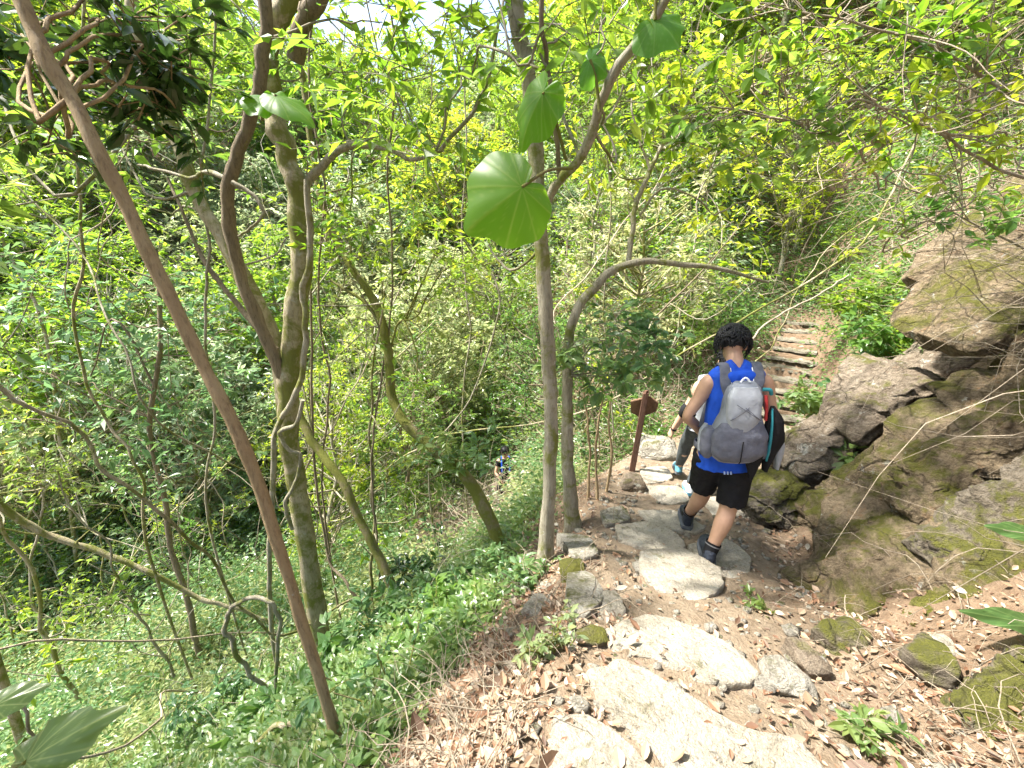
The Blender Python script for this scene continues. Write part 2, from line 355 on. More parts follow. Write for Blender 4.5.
# ------------------------------------------------------------------ ground
def cname(ob, **k): return tag(ob, **k)
nx, ny = len(GX), len(GY)
mb = MB(); ii = np.arange(ny - 1)[:, None] * nx + np.arange(nx - 1)[None]; ii = ii.ravel()
pale = (1 - sm(-.25, .5, PD.ravel() + .25 * perlin(np.c_[G2 * 2.2, G2[:, :1] * 0]))) * (1 - sm(5.2, 6.2, G2[:, 1]))
rt = G2[:, 0] / np.maximum(G2[:, 1], .1) + .06 * perlin(np.c_[G2 * 1.6, G2[:, :1] * 0]); patch = .8 * (sm(-.40, -.24, rt) * sm(.02, -.05, rt) * sm(4.4, 5.0, G2[:, 1]) * sm(10.5, 9.5, G2[:, 1]))
mb.add(np.c_[G2, H], np.c_[ii, ii + 1, ii + nx + 1, ii + nx], np.maximum(pale, patch))
GROUND = ground_mat("ground_dirt", (.3, .2, .14))
tag(mb.build("ground", GROUND), kind='structure')

# ------------------------------------------------------------------ rocks
import bmesh
_ico = {}
def ico(n):
    if n not in _ico:
        bm = bmesh.new(); bmesh.ops.create_icosphere(bm, subdivisions=n, radius=1)
        _ico[n] = (np.array([v.co[:] for v in bm.verts]), np.array([[v.index for v in f.verts] for f in bm.faces])); bm.free()
    return _ico[n]
def rock(name, c, size, rot, seed, mat, label, cat, group=None, sub=5, planes=9, rough=.05, strata=0.0, boxy=.9, soft=30):
    r = np.random.default_rng(seed); V, F = ico(sub); N = [np.eye(3)[k] * s for k in range(3) for s in (1, -1)]; D = [boxy] * 6
    for k in range(planes): N.append(unit(r.normal(size=3))); D.append(r.uniform(.72, 1.05))
    N = np.array(N); D = np.array(D)
    q = np.maximum(V @ N.T, 0) / D; rad = 1 / (q ** soft).sum(1) ** (1 / soft)
    M = np.array(Matrix.LocRotScale(None, __import__('mathutils').Euler([R(a) for a in rot]), None).to_3x3())
    P = V * rad[:, None] * np.array(size); s = float(np.mean(size)); nrm = unit(P / np.array(size) ** 2)
    if strata:
        lay = P[:, 2] / strata + fbm(P * .9 / s + seed, 3) * 1.2; fr = lay - np.floor(lay)
        horiz = nrm * np.array([1, 1, .15]); P = P - horiz * (strata * (.15 + .95 * fr ** 1.5) * (.75 + .5 * perlin(P * 1.3 / s + 3)))[:, None]
    P = P + nrm * (rough * 1.25 * s * (1.1 * fbm(P * 1.5 / s + seed * 3.7, 4) + 1.0 * fbm(P * 2.6 / s + seed, 5, True)) + .02 * fbm(P * 7, 5, True))[:, None]
    P = P @ M.T
    ob = MB().add(P, F).build(name, mat); ob.location = c
    return tag(ob, label, cat, group)

OUT = "boulders of the mossy outcrop right of the path"
def prock(px, py, y, size, rot, seed, mat, label, sub=5, planes=8, rough=.06, strata=0.0, **k):
    return rock("boulder", tuple(at(px, py, y)), size, rot, seed, mat, label, "rock", OUT, sub, planes, rough, strata, **k)
prock(1050, 440, 2.80, (1.75, .62, .62), (6, -47, 2), 3, ROCK, "huge sloping moss-streaked rock face filling the right edge of the photo below the dark hollow", 7, 9, .13, .21)
prock(930, 520, 2.5, (1.0, .45, .26), (8, -44, 2), 5, ROCK, "long rock layer running up right under the huge sloping face", 6, 8, .08, .13)
prock(1022, 278, 3.45, (.88, .5, .12), (6, -44, 0), 8, ROCK, "overhanging rock ledge above the dark hollow, topped with dry grass", 6, 9, .08, .12)
prock(1060, 215, 3.9, (1.1, .6, .2), (6, -46, 4), 9, ROCK, "upper rock shelf under the brambles, above the overhanging ledge", 6, 8, .08, .14)
prock(815, 458, 3.7, (.40, .40, .38), (8, -36, 4), 12, ROCK2, "brown boulder with white lichen beside the hiker's elbow", 6, 9, .07, .17)
prock(880, 405, 3.75, (.55, .40, .36), (6, -44, 4), 17, ROCK2, "slanting brown block below the dark hollow", 6, 8, .07, .15)
prock(985, 350, 4.3, (.9, .4, .3), (6, -44, 10), 18, ROCK2, "dark block wedged at the back of the hollow", 5, 8, .06)
prock(775, 500, 3.3, (.30, .28, .18), (0, -20, 10), 22, MOSSR, "low mossy boulder right behind the hiker's legs", 6, 9, .09, .1)
prock(975, 455, 2.42, (.62, .20, .10), (12, -47, 0), 61, ROCK, "mossy rib standing out from the middle of the huge rock face", 6, 8, .10, .09)
prock(1010, 520, 2.02, (.52, .22, .11), (10, -42, 0), 62, MOSSR, "thick mossy ledge at the right edge between the big face and the low boulder", 6, 9, .10, .08)
prock(905, 535, 2.35, (.50, .20, .09), (10, -40, 0), 63, ROCK, "thin pale rib at the lower left end of the big rock face", 6, 8, .10, .08)
prock(862, 505, 2.95, (.62, .3, .14), (8, -42, 4), 24, ROCK, "narrow slanting rock rib pointing down to the path", 6, 8, .09, .10)
prock(905, 575, 2.15, (.80, .36, .26), (8, -36, 4), 27, ROCK, "long orange-stained mossy boulder at the foot of the big rock face", 6, 9, .08, .12)
prock(1000, 590, 1.85, (.62, .34, .26), (8, -34, 2), 31, ROCK, "low boulder at the right edge above the pile of dead leaves", 6, 9, .08, .11)
prock(858, 612, 1.92, (.24, .18, .09), (8, -26, 6), 33, ROCK, "small mossy boulder at the lower end of the rocks beside the litter", 5, 10, .10, .08)
prock(1010, 728, 1.1, (.28, .18, .13), (10, -28, 8), 37, MOSSR, "moss-covered boulder in the bottom right corner", 6, 9, .10, .08)
prock(968, 640, 1.62, (.42, .24, .10), (8, -24, 8), 41, ROCK, "flat low rock sticking out of the dead leaves at the right edge", 6, 8, .11, .1)
prock(1000, 690, 1.32, (.22, .14, .08), (10, -28, 6), 38, ROCK, "brown stone just above the moss-covered corner boulder", 5, 9, .10)

# ------------------------------------------------------------------ paving slabs, laid on the path from their traced outlines
def slab(poly, label, seed, name="stone_slab", cat="paving slab", group="flat stones of the path", mat=None, lift=.035, th=.13):
    r = np.random.default_rng(seed); P = np.array([hit(*p) for p in poly]); c = P.mean(0)
    A_ = np.c_[P[:, :2] - c[:2], np.ones(len(P))]; k, *_ = np.linalg.lstsq(A_, P[:, 2], rcond=None); k[:2] *= .55
    loop = spline(np.r_[P[:, :2], P[:1, :2]], 9)[:-1]; lin = []
    m = len(P)
    for i in range(m):                                     # between curve and chord: stones keep corners
        for j in range(9): lin.append(P[i, :2] + (P[(i + 1) % m, :2] - P[i, :2]) * j / 9)
    loop = loop * .6 + np.array(lin) * .4; n = len(loop); cc = loop.mean(0)
    sz = np.sqrt(((loop - cc) ** 2).sum(1).mean())
    loop = cc + (loop - cc) * (1 + .05 * fbm(np.c_[(loop - cc) * 3.2 / sz, np.full(n, seed)], 3))[:, None]
    rings = [(1.0, -th), (1.015, -.03), (1.0, -.008), (.975, 0)] + [(s, .0) for s in np.linspace(.93, .08, 16)]
    V = []
    for s, dz in rings:
        q = cc + (loop - cc) * s; z = (q - c[:2]) @ k[:2] + k[2] + lift + dz
        nn = np.c_[q, np.full(n, seed * 1.7)]; z = z + (.012 * fbm(nn * 3.5, 4) + .007 * fbm(nn * 11, 3, True)) * (dz > -.02)
        V.append(np.c_[q, z])
    V.append(np.r_[cc, k[2] + ((cc - c[:2]) @ k[:2]) + lift][None]); V = np.concatenate(V); F = []
    i = np.arange(n); j = (i + 1) % n
    for a in range(len(rings) - 1): F.append(np.c_[a * n + i, a * n + j, (a + 1) * n + j, (a + 1) * n + i])
    b = (len(rings) - 1) * n; T = np.c_[b + i, b + j, np.full(n, len(V) - 1)]
    area = ((loop[i, 0] * loop[j, 1]) - (loop[j, 0] * loop[i, 1])).sum()
    F = np.concatenate(F)
    if area < 0: F = F[:, ::-1]; T = T[:, ::-1]
    m_ = MB(); m_.add(V, F); m_.f.append(T)
    org = np.array([*cc, c[2]]); ob = m_.build(name, mat or SLAB, origin=org); ob.location = org
    return tag(ob, label, cat, group)
slab([(585, 676), (622, 670), (678, 700), (742, 732), (800, 758), (836, 800), (712, 802), (648, 750), (602, 714)], "largest pale slab at the bottom of the path, running to the lower edge", 1, lift=.035, th=.3)
slab([(602, 634), (645, 624), (702, 640), (754, 672), (748, 690), (702, 684), (652, 660), (612, 652)], "bright whitish slab just above the largest slab", 2, lift=.03)
slab([(640, 560), (678, 556), (718, 576), (722, 593), (696, 601), (656, 591), (639, 574)], "smooth oval flagstone left of the hiker's rear boot", 3, lift=.05)
slab([(615, 530), (648, 526), (678, 541), (684, 551), (652, 552), (620, 543)], "flat flagstone directly beyond the smooth oval one", 4, lift=.04)
slab([(638, 513), (672, 515), (704, 529), (690, 535), (652, 527)], "flagstone under the hiker's forward boot", 5, lift=.03)
slab([(645, 489), (678, 491), (690, 502), (662, 505)], "small flagstone behind the second hiker's shoe", 6, lift=.03)
slab([(553, 722), (588, 726), (630, 754), (655, 790), (548, 802)], "grey slab in front of the largest one, cut by the lower edge of the photo", 7, lift=.03, th=.3)
slab([(686, 548), (726, 543), (750, 562), (744, 580), (716, 572)], "flagstone under the hiker's rear boot", 8, lift=.02)
slab([(640, 471), (664, 470), (672, 481), (646, 484)], "farthest flagstone near the foot of the signpost", 9, lift=.03)
slab([(556, 548), (588, 545), (598, 558), (576, 564)], "pale edge stone at the foot of the paired trunks", 10, mat=KERB, lift=.08)
slab([(566, 592), (590, 588), (604, 606), (584, 620), (566, 612)], "grey edge stone left of the smooth oval flagstone", 11, mat=KERB, lift=.08)
slab([(700, 500), (735, 500), (752, 520), (722, 524)], "flagstone between the hiker's legs and the low mossy boulder", 13, lift=.02)
slab([(600, 515), (622, 512), (630, 524), (606, 528)], "small stone on the left rim of the path below the signpost", 12, mat=KERB, lift=.05)

# ------------------------------------------------------------------ the stair beyond
s0, s1 = np.array([3.66, 5.6, -2.95]), np.array([5.62, 8.2, -1.74]); NS = 12
sdir = (s1 - s0)[:2] / np.linalg.norm((s1 - s0)[:2]); sn = np.array([sdir[1], -sdir[0]])
words = ["lowest", "second lowest", "third lowest", "fourth lowest", "fifth lowest", "sixth", "sixth highest", "fifth highest", "fourth highest", "third highest", "second highest", "topmost"]
for k in range(NS):
    c = s0 + (s1 - s0) * k / (NS - 1); r = np.random.default_rng(40 + k); hw = .45 + r.uniform(-.06, .06) - .012 * k; dep = .24
    m_ = MB(); n = 22; top = []; bot = []
    xs = np.linspace(-hw, hw, n); fr = .02 * fbm(np.c_[xs * 5, xs * 0 + k, xs * 0], 3); zt = .02 * fbm(np.c_[xs * 4, xs * 0 + k * 3, xs * 0 + 5], 3)
    prof = [(.06, -.22), (.05, -.05), (-.015, -.035), (-.005, -.005), (.03, 0), (.12, .004), (.20, 0), (dep + .04, -.01), (dep + .04, -.2)]
    V = np.array([[c[0] + sn[0] * x + sdir[0] * (d + f), c[1] + sn[1] * x + sdir[1] * (d + f), c[2] + z + (zz if z > -.1 else 0) + .01 * math.sin(k * 7 + d * 40)] for x, f, zz in zip(xs, fr, zt) for d, z in prof])
    q = len(prof); F = [[a * q + b, a * q + (b + 1) % q, (a + 1) * q + (b + 1) % q, (a + 1) * q + b] for a in range(n - 1) for b in range(q)]
    m_.add(V, F); m_.f += [np.array([[q - 1 - b for b in range(q)]]), np.array([[(n - 1) * q + b for b in range(q)]])]
    ob = m_.build("stone_step", STEP, origin=c, smooth=False); ob.location = c
    tag(ob, f"{words[k]} tan stone step of the stair climbing behind the hiker", "step", "steps of the stone stair", "thing")

# ------------------------------------------------------------------ loose stones
def stone_at(px, py, w, label, seed, mat=KERB, flat=.6, group="loose stones beside the path"):
    h = hit(px, py); s = w / 2 / FPX * (h[1] * CP - h[2] * SP)
    return rock("stone", (h[0], h[1], h[2] + s * flat * .35), (s, s * .8, s * flat), (RNG.uniform(-15, 15), RNG.uniform(-15, 15), RNG.uniform(0, 180)), seed, mat, label, "stone", group, 4, 9, .07)
stone_at(928, 672, 42, "small stone with a bright green moss cap beside a pile of dead leaves", 51, MOSSR, .9)
stone_at(935, 652, 30, "pale grey stone leaning on the moss-capped one", 52, SLAB, .7)
stone_at(786, 686, 48, "flat grey stone half buried in leaf litter right of the largest slab", 53, KERB, .5)
stone_at(806, 664, 36, "dark squarish stone on the litter above the flat grey one", 54, ROCK2, .7)
stone_at(842, 644, 46, "mossy stone at the foot of the boulders", 55, MOSSR, .6)
stone_at(608, 612, 34, "pale stone beside the grey edge stone", 56, SLAB, .5)
stone_at(632, 488, 22, "brown block on the path left of the small flagstone", 57, ROCK2, .9)
stone_at(572, 575, 30, "mossy stone on the rim of the path above the grey edge stone", 58, MOSSR, .6)
stone_at(536, 609, 26, "small pale stone among weeds below the paired trunks", 59, KERB, .5)
stone_at(590, 640, 30, "mossy stone touching the upper left corner of the whitish slab", 60, MOSSR, .5)
stone_at(655, 455, 40, "pale stone at the path edge between the signpost and the second hiker", 61, KERB, .6)
stone_at(748, 512, 34, "grey stone at the foot of the low mossy boulder", 62, KERB, .4)
mb = MB(); V0, F0 = ico(1)
for k in range(1500):                                             # gravel nobody would count
    j = RNG.integers(40, 200); o = RNG.normal(0, .55) * 1.1; t = PT[j]; x, y = PP[j, :2] + np.array([t[1], -t[0]]) * o
    if o > 1.4: continue
    s = RNG.uniform(.006, .028) * (1 if RNG.random() < .9 else 1.8)
    mb.add(V0 * (1 + .25 * RNG.normal(size=(len(V0), 1))) * s * [1, .8, .6] + [x, y, float(hz(x, y)) + s * .2], F0)
tag(mb.build("gravel", KERB), "small pebbles strewn over the bare earth of the path", "gravel", kind="stuff")

# ------------------------------------------------------------------ foliage tools
def twigs(mb, A, B, r, sag=.08, bend=.1, seg=2, jitter=0.0):
    n = len(A); D = B - A; L = np.linalg.norm(D, axis=1, keepdims=True); S = unit(np.cross(D, RNG.normal(size=(n, 3)))); T = unit(np.cross(D, S))
    M = (A + B) / 2 + S * L * bend + np.array([0, 0, 1]) * L * sag; r = np.broadcast_to(r, (n,))[:, None]
    ts_ = np.linspace(0, 1, seg + 1); jit = [RNG.normal(size=(n, 3)) * L * jitter * (0 < t < 1) for t in ts_]
    cs = [A * (1 - t) ** 2 + 2 * M * t * (1 - t) + B * t * t + j for t, j in zip(ts_, jit)]; qs = 1 - .7 * ts_
    th = np.arange(3) * 2.094; V = np.stack([C + (S * math.cos(a) + T * math.sin(a)) * r * q for C, q in zip(cs, qs) for a in th], 1)
    b = np.arange(n)[:, None] * (3 * (seg + 1)); F = np.concatenate([b + np.array([[k * 3 + i, k * 3 + (i + 1) % 3, k * 3 + 3 + (i + 1) % 3, k * 3 + 3 + i]]) for k in range(seg) for i in range(3)])
    mb.add(V.reshape(-1, 3), F); return M
def sprays(tw, lf, C, Rr, ntw=7, nl=8, L=.08, Wr=.42, tint=(0, 1), full=False, up=.35, spread=.35, twr=.004, flatten=.75, droop=.2):
    """leafy twigs around each centre in C"""
    C = np.asarray(C, float); n = len(C); Rr = np.broadcast_to(Rr, (n,)); c = np.repeat(C, ntw, 0); rr = np.repeat(Rr, ntw)[:, None]; m = len(c)
    d = unit(RNG.normal(size=(m, 3)) * [1, 1, flatten] + [0, 0, up]); A = c + RNG.normal(size=(m, 3)) * rr * spread * .5; B = A + d * rr * RNG.uniform(.5, 1.1, (m, 1))
    M = twigs(tw, A, B, twr)
    s = RNG.uniform(.15, 1.05, (m, nl)); s[:, 0] = 1.0; s_ = s[..., None]
    P = (A[:, None] * (1 - s_) ** 2 + 2 * M[:, None] * s_ * (1 - s_) + B[:, None] * s_ ** 2).reshape(-1, 3)
    dd = np.repeat(d, nl, 0); side = unit(np.cross(dd, [0, 0, 1.0])) * np.where(RNG.random((len(dd), 1)) < .5, -1, 1)
    D = unit(dd * .7 + side * RNG.uniform(.2, 1.2, (len(dd), 1)) + RNG.normal(size=dd.shape) * .35 + [0, 0, -.15])
    Nn = unit(RNG.normal(size=dd.shape) * .5 + [0, 0, 1.0]); K = len(P)
    ct = np.repeat(np.repeat(RNG.uniform(*tint, n), ntw), nl)
    t = np.clip(ct * .6 + RNG.uniform(*tint, K) * .4, 0, 1)
    Ls = L * RNG.uniform(.55, 1.2, K) * np.repeat(np.repeat(RNG.uniform(.7, 1.45, n), ntw), nl); leaves(lf, P, D, Nn, Ls, Ls * Wr * RNG.uniform(.8, 1.2, K), t, full, droop)
def wig(P, amp, n=None, seed=0):
    P = np.asarray(P, float); q = np.c_[np.arange(len(P)) * .35 + seed * 9.1, np.full(len(P), seed * 1.3), np.zeros(len(P))]
    e = np.linspace(0, 1, len(P)); e = np.minimum(1, e * 4)[:, None]
    return P + amp * e * np.c_[perlin(q), perlin(q + 31.7), .3 * perlin(q + 77.1)]
def pxline(pts, y0=None, dy=0.0, ys=None, sink=.1):
    """stem traced in the photo, standing on the ground at its first point"""
    if y0 is None: b = hit(*pts[0]); y0 = b[1]
    else: b = None
    n = len(pts); out = []
    for k, (px, py) in enumerate(pts):
        yy = ys[k] if ys is not None else y0 + dy * k / max(1, n - 1)
        out.append(at(px, py, yy))
    return np.array(out)
def ground_start(P):
    """runs the first point down into the ground under it"""
    g = float(hz(P[0, 0], P[0, 1])); q = P[0].copy(); q[2] = min(g, P[0, 2]) - .12
    if P[0, 2] - g > .05: return np.r_[[q], P]
    P = P.copy(); P[0, 2] = g - .08; return P

# ------------------------------------------------------------------ near trees, stems traced one by one
def limb(parent, name, P, r0, r1, mat, org, sides=9, n=5, wob=.02, seed=0, rough=.12):
    Q = spline(P, n); Q = wig(Q, wob, seed=seed); m = MB(); kq = perlin(np.c_[np.arange(len(Q)) * .55, np.full(len(Q), seed * 3.1 + .5), np.zeros(len(Q))]); m.tube(Q, .82 * (1 + .16 * kq) * np.linspace(r0, r1, len(Q)) * (1 + .6 * np.exp(-np.linspace(0, 22, len(Q))) * (name == "trunk")), sides, True, 0, rough)
    ob = m.build(name, mat, parent, origin=org); return Q
def crown(parent, org, C, Rr, leafm, bark, name="crown", anchor=None, **k):
    tw, lf = MB(), MB()
    if name == "leaf_tuft":                                       # each tuft is a part of its own
        for c in C:
            l1 = MB(); sprays(tw, l1, [c], Rr, **k); l1.build(name, leafm, parent, smooth=False, origin=org)
    else: sprays(tw, lf, C, Rr, **k)
    if anchor is not None:                                        # limbs that carry the sprays
        A_ = np.asarray(anchor, float)
        for c in np.asarray(C, float):
            d = np.linalg.norm(A_ - c, axis=1) + np.maximum(0, A_[:, 2] - c[2] + .2) * 1.5; a = A_[np.argmin(d)]
            L = np.linalg.norm(c - a); k1 = a * .66 + c * .34 + RNG.normal(size=3) * L * .13 - [0, 0, L * .05]; k2 = a * .3 + c * .7 + RNG.normal(size=3) * L * .12 + [0, 0, L * .06]
            tw.tube(wig(spline([a, k1, k2, c], 5), .05, seed=int(L * 1000) % 97), np.linspace(.005 + .005 * L, .0035, 16), 5, False)
    tw.build("twigs", bark, parent, origin=org)
    if lf.v: lf.build(name, leafm, parent, smooth=False, origin=org)
def W(px, py, y): return at(px, py, y)

def mk(name, pts, label, cat, r0, r1, mat, dy=0.0, group=None, ys=None, sides=10, seed=0, wob=.02, rough=.12, up=None):
    P = pxline(pts, dy=dy, ys=ys); P = ground_start(P)
    if up is not None: P = np.r_[P, [P[-1] + np.array(u, float) for u in up]]
    g = P[0].copy(); g[2] += .1; t = thing(name, g, label, cat, group)
    Q = limb(t, "trunk", P, r0, r1, mat, g, sides, 6, wob, seed, rough)
    return t, g, Q

# leaning brown trunk, front left
t, g, Q1 = mk("tree", [(344, 772), (338, 740), (318, 675), (290, 582), (246, 452), (200, 360), (148, 252), (95, 143), (45, 55), (10, -20)],
   "smooth brown leaning trunk nearest the camera, crossing the left of the photo", "tree", .031, .025, B_BROWN, dy=.35, up=[(-.25, .1, .5), (-.5, .25, 1.2)], seed=1, wob=.006, rough=.05)
crown(t, g, [W(90, 20, 1.9), W(150, 45, 1.95), (-2.0, 2.1, 1.6), (-1.6, 2.2, 1.9), W(20, 60, 2.0), W(175, 110, 2.1), W(120, 95, 2.0), W(60, 140, 2.1), W(130, 30, 2.1), W(180, 60, 2.2), W(165, 85, 2.15), W(145, 125, 2.2)], .27, L_DARK, B_BROWN, anchor=Q1[-22:], ntw=9, nl=11, L=.08, full=True, tint=(.0, .8))
# big pale tree with several stems
t, g, Q2 = mk("tree", [(330, 668), (318, 620), (303, 520), (292, 450), (287, 395), (293, 340), (300, 262), (297, 200), (286, 150), (272, 112), (267, 60), (276, 20), (296, -20)],
   "pale mossy tree with twisted vine around its trunk, left of centre", "tree", .105, .075, B_PALE, dy=.2, up=[(.4, .1, .8), (.7, .3, 1.8)], seed=2, wob=.03)
yb = g[1]
def br(parent, org, pts, y0, dy, r0, r1, mat, name="limb", seed=0, wob=.02, ext=None, sides=8):
    P = pxline(pts, y0=y0, dy=dy)
    if ext is not None: P = np.r_[P, [P[-1] + np.array(e, float) for e in ext]]
    return limb(parent, name, P, r0, r1, mat, org, sides, 6, wob, seed)
q1 = br(t, g, [(286, 420), (276, 350), (252, 290), (226, 245), (198, 200), (176, 140), (150, 80), (135, 20), (130, -30)], yb + .12, .4, .075, .04, B_PALE, seed=3, ext=[(-.1, .1, 1)])
q2 = br(t, g, [(288, 390), (262, 330), (240, 275), (228, 215), (236, 160), (256, 105), (262, 60), (266, 0)], yb + .05, -.3, .055, .045, B_DARK, seed=4, ext=[(.1, -.1, .8)])
q3 = br(t, g, [(298, 192), (322, 166), (348, 146), (384, 148), (412, 160), (440, 152)], yb + .15, -.3, .042, .012, B_GREY, seed=5)
q4 = br(t, g, [(276, 350), (238, 306), (205, 262), (185, 215), (168, 178)], yb + .1, .5, .03, .012, B_DARK, seed=6)
q5 = br(t, g, [(226, 178), (206, 172), (190, 178), (160, 170), (140, 165)], yb - .1, .2, .02, .01, B_GREY, seed=7)
q5b = br(t, g, [(232, 182), (252, 195), (262, 215), (252, 228), (236, 236)], yb - .2, .0, .018, .01, B_GREY, seed=8)
q6 = br(t, g, [(296, 60), (305, 18), (320, -10)], yb + .15, -.2, .07, .06, B_DARK, seed=9, ext=[(.5, 0, .8)])
C = [W(px, py, yb + d) for px, py, d in [(150, 60, .5), (200, 30, .6), (330, 40, .2), (380, 20, .1), (410, 60, 0), (345, 90, .3), (430, 130, -.2), (240, 20, .5), (180, 150, .6), (110, 120, .7), (455, 40, .3), (395, 100, .4), (130, 200, .8), (70, 170, .9), (320, 235, .6)]]
C += [np.array(g) + RNG.normal(size=3) * [1.8, 1.2, .6] + [.2, .6, 6.2] for _ in range(10)]
crown(t, g, C, .75, L_BRIGHT, B_GREY, anchor=np.r_[q1[8:], Q2[40:], q3, q2[10:]], ntw=11, nl=10, L=.095, tint=(0, 1))
# vine round the trunk
P = pxline([(272, 640), (270, 560), (272, 470), (276, 430), (300, 385), (306, 340), (302, 300), (310, 250), (308, 180)], y0=yb - .16, dy=.1)
P = ground_start(P); m_ = MB(); m_.tube(wig(spline(P, 6), .03, seed=12), .022, 7, True, 0, .1)
P = pxline([(303, 400), (296, 424), (280, 432), (289, 450), (301, 455), (296, 480), (286, 505), (292, 530)], y0=yb - .2); m_.tube(wig(spline(P, 6), .015, seed=13), .016, 7, True, 0, .1)
ob = m_.build("vine", B_GREY, origin=g); ob.location = g; tag(ob, "twisted grey vine coiling up the pale mossy trunk left of centre", "vine", "vines hanging among the trees")
# oblique mossy stem right of it
t, g, Q3 = mk("tree", [(402, 622), (392, 588), (370, 540), (342, 482), (312, 440), (290, 395), (262, 330)], "oblique mossy stem leaning left from the weeds towards the pale tree", "tree", .06, .04, B_MOSS, dy=.9, seed=14, up=[(-.5, .3, 1.2), (-.7, .4, 2.2)])
crown(t, g, [Q3[-1] + RNG.normal(size=3) * [.5, .5, .4] for _ in range(8)], .5, L_MID, B_DARK, anchor=Q3[-10:], ntw=8, nl=8, L=.09)
t, g, Q = mk("tree", [(380, 630), (362, 606), (344, 578), (330, 560), (318, 500), (310, 400), (312, 300)], "thin dark stem between the pale tree and the oblique mossy stem", "tree", .024, .012, B_DARK, dy=.6, seed=15, up=[(-.1, .2, 1.2)])
crown(t, g, [Q[-1] + RNG.normal(size=3) * [.4, .4, .4] for _ in range(5)] + [Q[20] + RNG.normal(size=3) * .2], .4, L_MID, B_DARK, anchor=Q[-16:], ntw=7, nl=8, L=.085)
# bright mossy curved tree
t, g, Q4 = mk("tree", [(507, 562), (492, 525), (468, 480), (438, 452), (410, 428), (394, 402), (388, 352), (377, 308), (352, 268), (332, 232), (318, 180)], "curved tree with bright green moss, left of the straight central trunk", "tree", .075, .03, B_MOSS, dy=1.2, seed=16, up=[(-.1, .2, 1.3)])
y4 = Q4[len(Q4) // 2][1]
q = br(t, g, [(382, 322), (362, 300), (342, 288), (328, 278)], y4 + .2, .1, .025, .01, B_MOSS, seed=17)
q_ = br(t, g, [(390, 350), (402, 320), (415, 345), (418, 390)], y4 + .1, -.2, .014, .006, B_MOSS, seed=18)
C4 = [W(px, py, y4 + d) for px, py, d in [(345, 255, .2), (330, 215, .4), (370, 225, .3), (400, 250, 0), (420, 300, -.1), (450, 275, .1), (350, 320, .3), (410, 210, .4), (455, 215, .3), (480, 260, 0), (380, 180, .6), (330, 160, .6), (430, 170, .6)]]
crown(t, g, C4, .6, L_BRIGHT, B_MOSS, anchor=np.r_[Q4[28:], q, q_], ntw=9, nl=8, L=.085, tint=(.1, 1))
C = [W(px, py, y4 - .5 + d) for px, py, d in [(440, 455, 0), (460, 468, 0), (425, 470, .1), (478, 455, -.1), (445, 440, .1), (410, 455, .2)]]
crown(t, g, C, .3, L_COOL, B_MOSS, name="leaf_tuft", anchor=Q4[14:24], ntw=8, nl=9, L=.085, full=True)
# straight central trunk
t, g, Q5 = mk("tree", [(545, 565), (548, 505), (551, 440), (549, 370), (545, 300), (539, 215), (535, 140), (527, 65), (513, -5)], "straight slim trunk in the centre, at the path edge, forking beside the big leaves", "tree", .062, .05, B_GREY, dy=.15, seed=20, up=[(-.1, .1, 1), (-.2, .2, 2.2)], wob=.015)
y5 = g[1]
q7 = br(t, g, [(540, 215), (556, 185), (572, 168), (592, 130), (607, 90), (640, 36), (672, -8)], y5 + .05, -.5, .035, .022, B_GREY, seed=21, ext=[(.5, -.1, .9)])
q8 = br(t, g, [(560, 182), (556, 130), (548, 60), (543, -10)], y5 + .02, -.2, .018, .012, B_DARK, seed=22, ext=[(0, 0, 1)])
q9 = br(t, g, [(540, 250), (515, 270), (500, 262), (488, 245)], y5 + .1, .3, .014, .006, B_GREY, seed=23)
C5 = [W(px, py, y5 + d) for px, py, d in [(470, 20, .3), (500, 45, .2), (560, 30, 0), (600, 25, -.2), (455, 60, .5), (590, 60, .1), (640, 75, .3), (620, 110, .5), (575, 100, .6)]] + [np.array(g) + RNG.normal(size=3) * [1.3, .9, .4] + [0, .2, 4.6] for _ in range(10)]
crown(t, g, C5, .48, L_BRIGHT, B_GREY, anchor=np.r_[Q5[-12:], q7[12:], q8[10:]], ntw=8, nl=8, L=.09, full=True)
# its neighbour with the long curved bough
t, g, Q6 = mk("tree", [(575, 530), (569, 480), (567, 430), (568, 375), (573, 322), (600, 280), (636, 262), (680, 264), (725, 270), (768, 283)], "grey trunk beside the central one, its bough arching right above the sign", "tree", .072, .012, B_GREY, dy=.3, seed=24, wob=.02)
y6 = g[1] + .2
q10 = br(t, g, [(628, 264), (632, 235), (640, 195), (655, 160), (672, 130), (690, 100), (700, 60)], y6 + .05, .4, .028, .01, B_GREY, seed=25)
q11 = br(t, g, [(640, 215), (660, 190), (690, 195), (715, 215)], y6 + .1, .3, .012, .006, B_GREY, seed=26)
q12 = br(t, g, [(650, 170), (640, 140), (632, 105), (640, 70)], y6 + .1, .2, .012, .006, B_GREY, seed=27)
C6 = [W(px, py, y6 + d) for px, py, d in [(640, 120, .3), (690, 120, .4), (720, 150, .4), (600, 150, .5), (660, 80, .3), (700, 190, .4), (740, 110, .3), (620, 190, .6), (760, 170, .5), (700, 60, .2)]]
crown(t, g, C6, .5, L_BRIGHT, B_GREY, anchor=np.r_[q10[8:], q11, q12], ntw=9, nl=8, L=.085, full=True, tint=(0, .9))
C = [W(px, py, y6 - .25 + d) for px, py, d in [(580, 345, 0), (605, 340, .1), (630, 352, .1), (655, 345, .2), (600, 370, 0), (640, 375, .1), (565, 360, 0), (672, 362, .3), (620, 325, .1), (615, 385, .05)]]
crown(t, g, C, .27, L_COOL, B_GREY, name="leaf_tuft", anchor=Q6[18:34], ntw=8, nl=9, L=.085, full=True, tint=(0, .9))
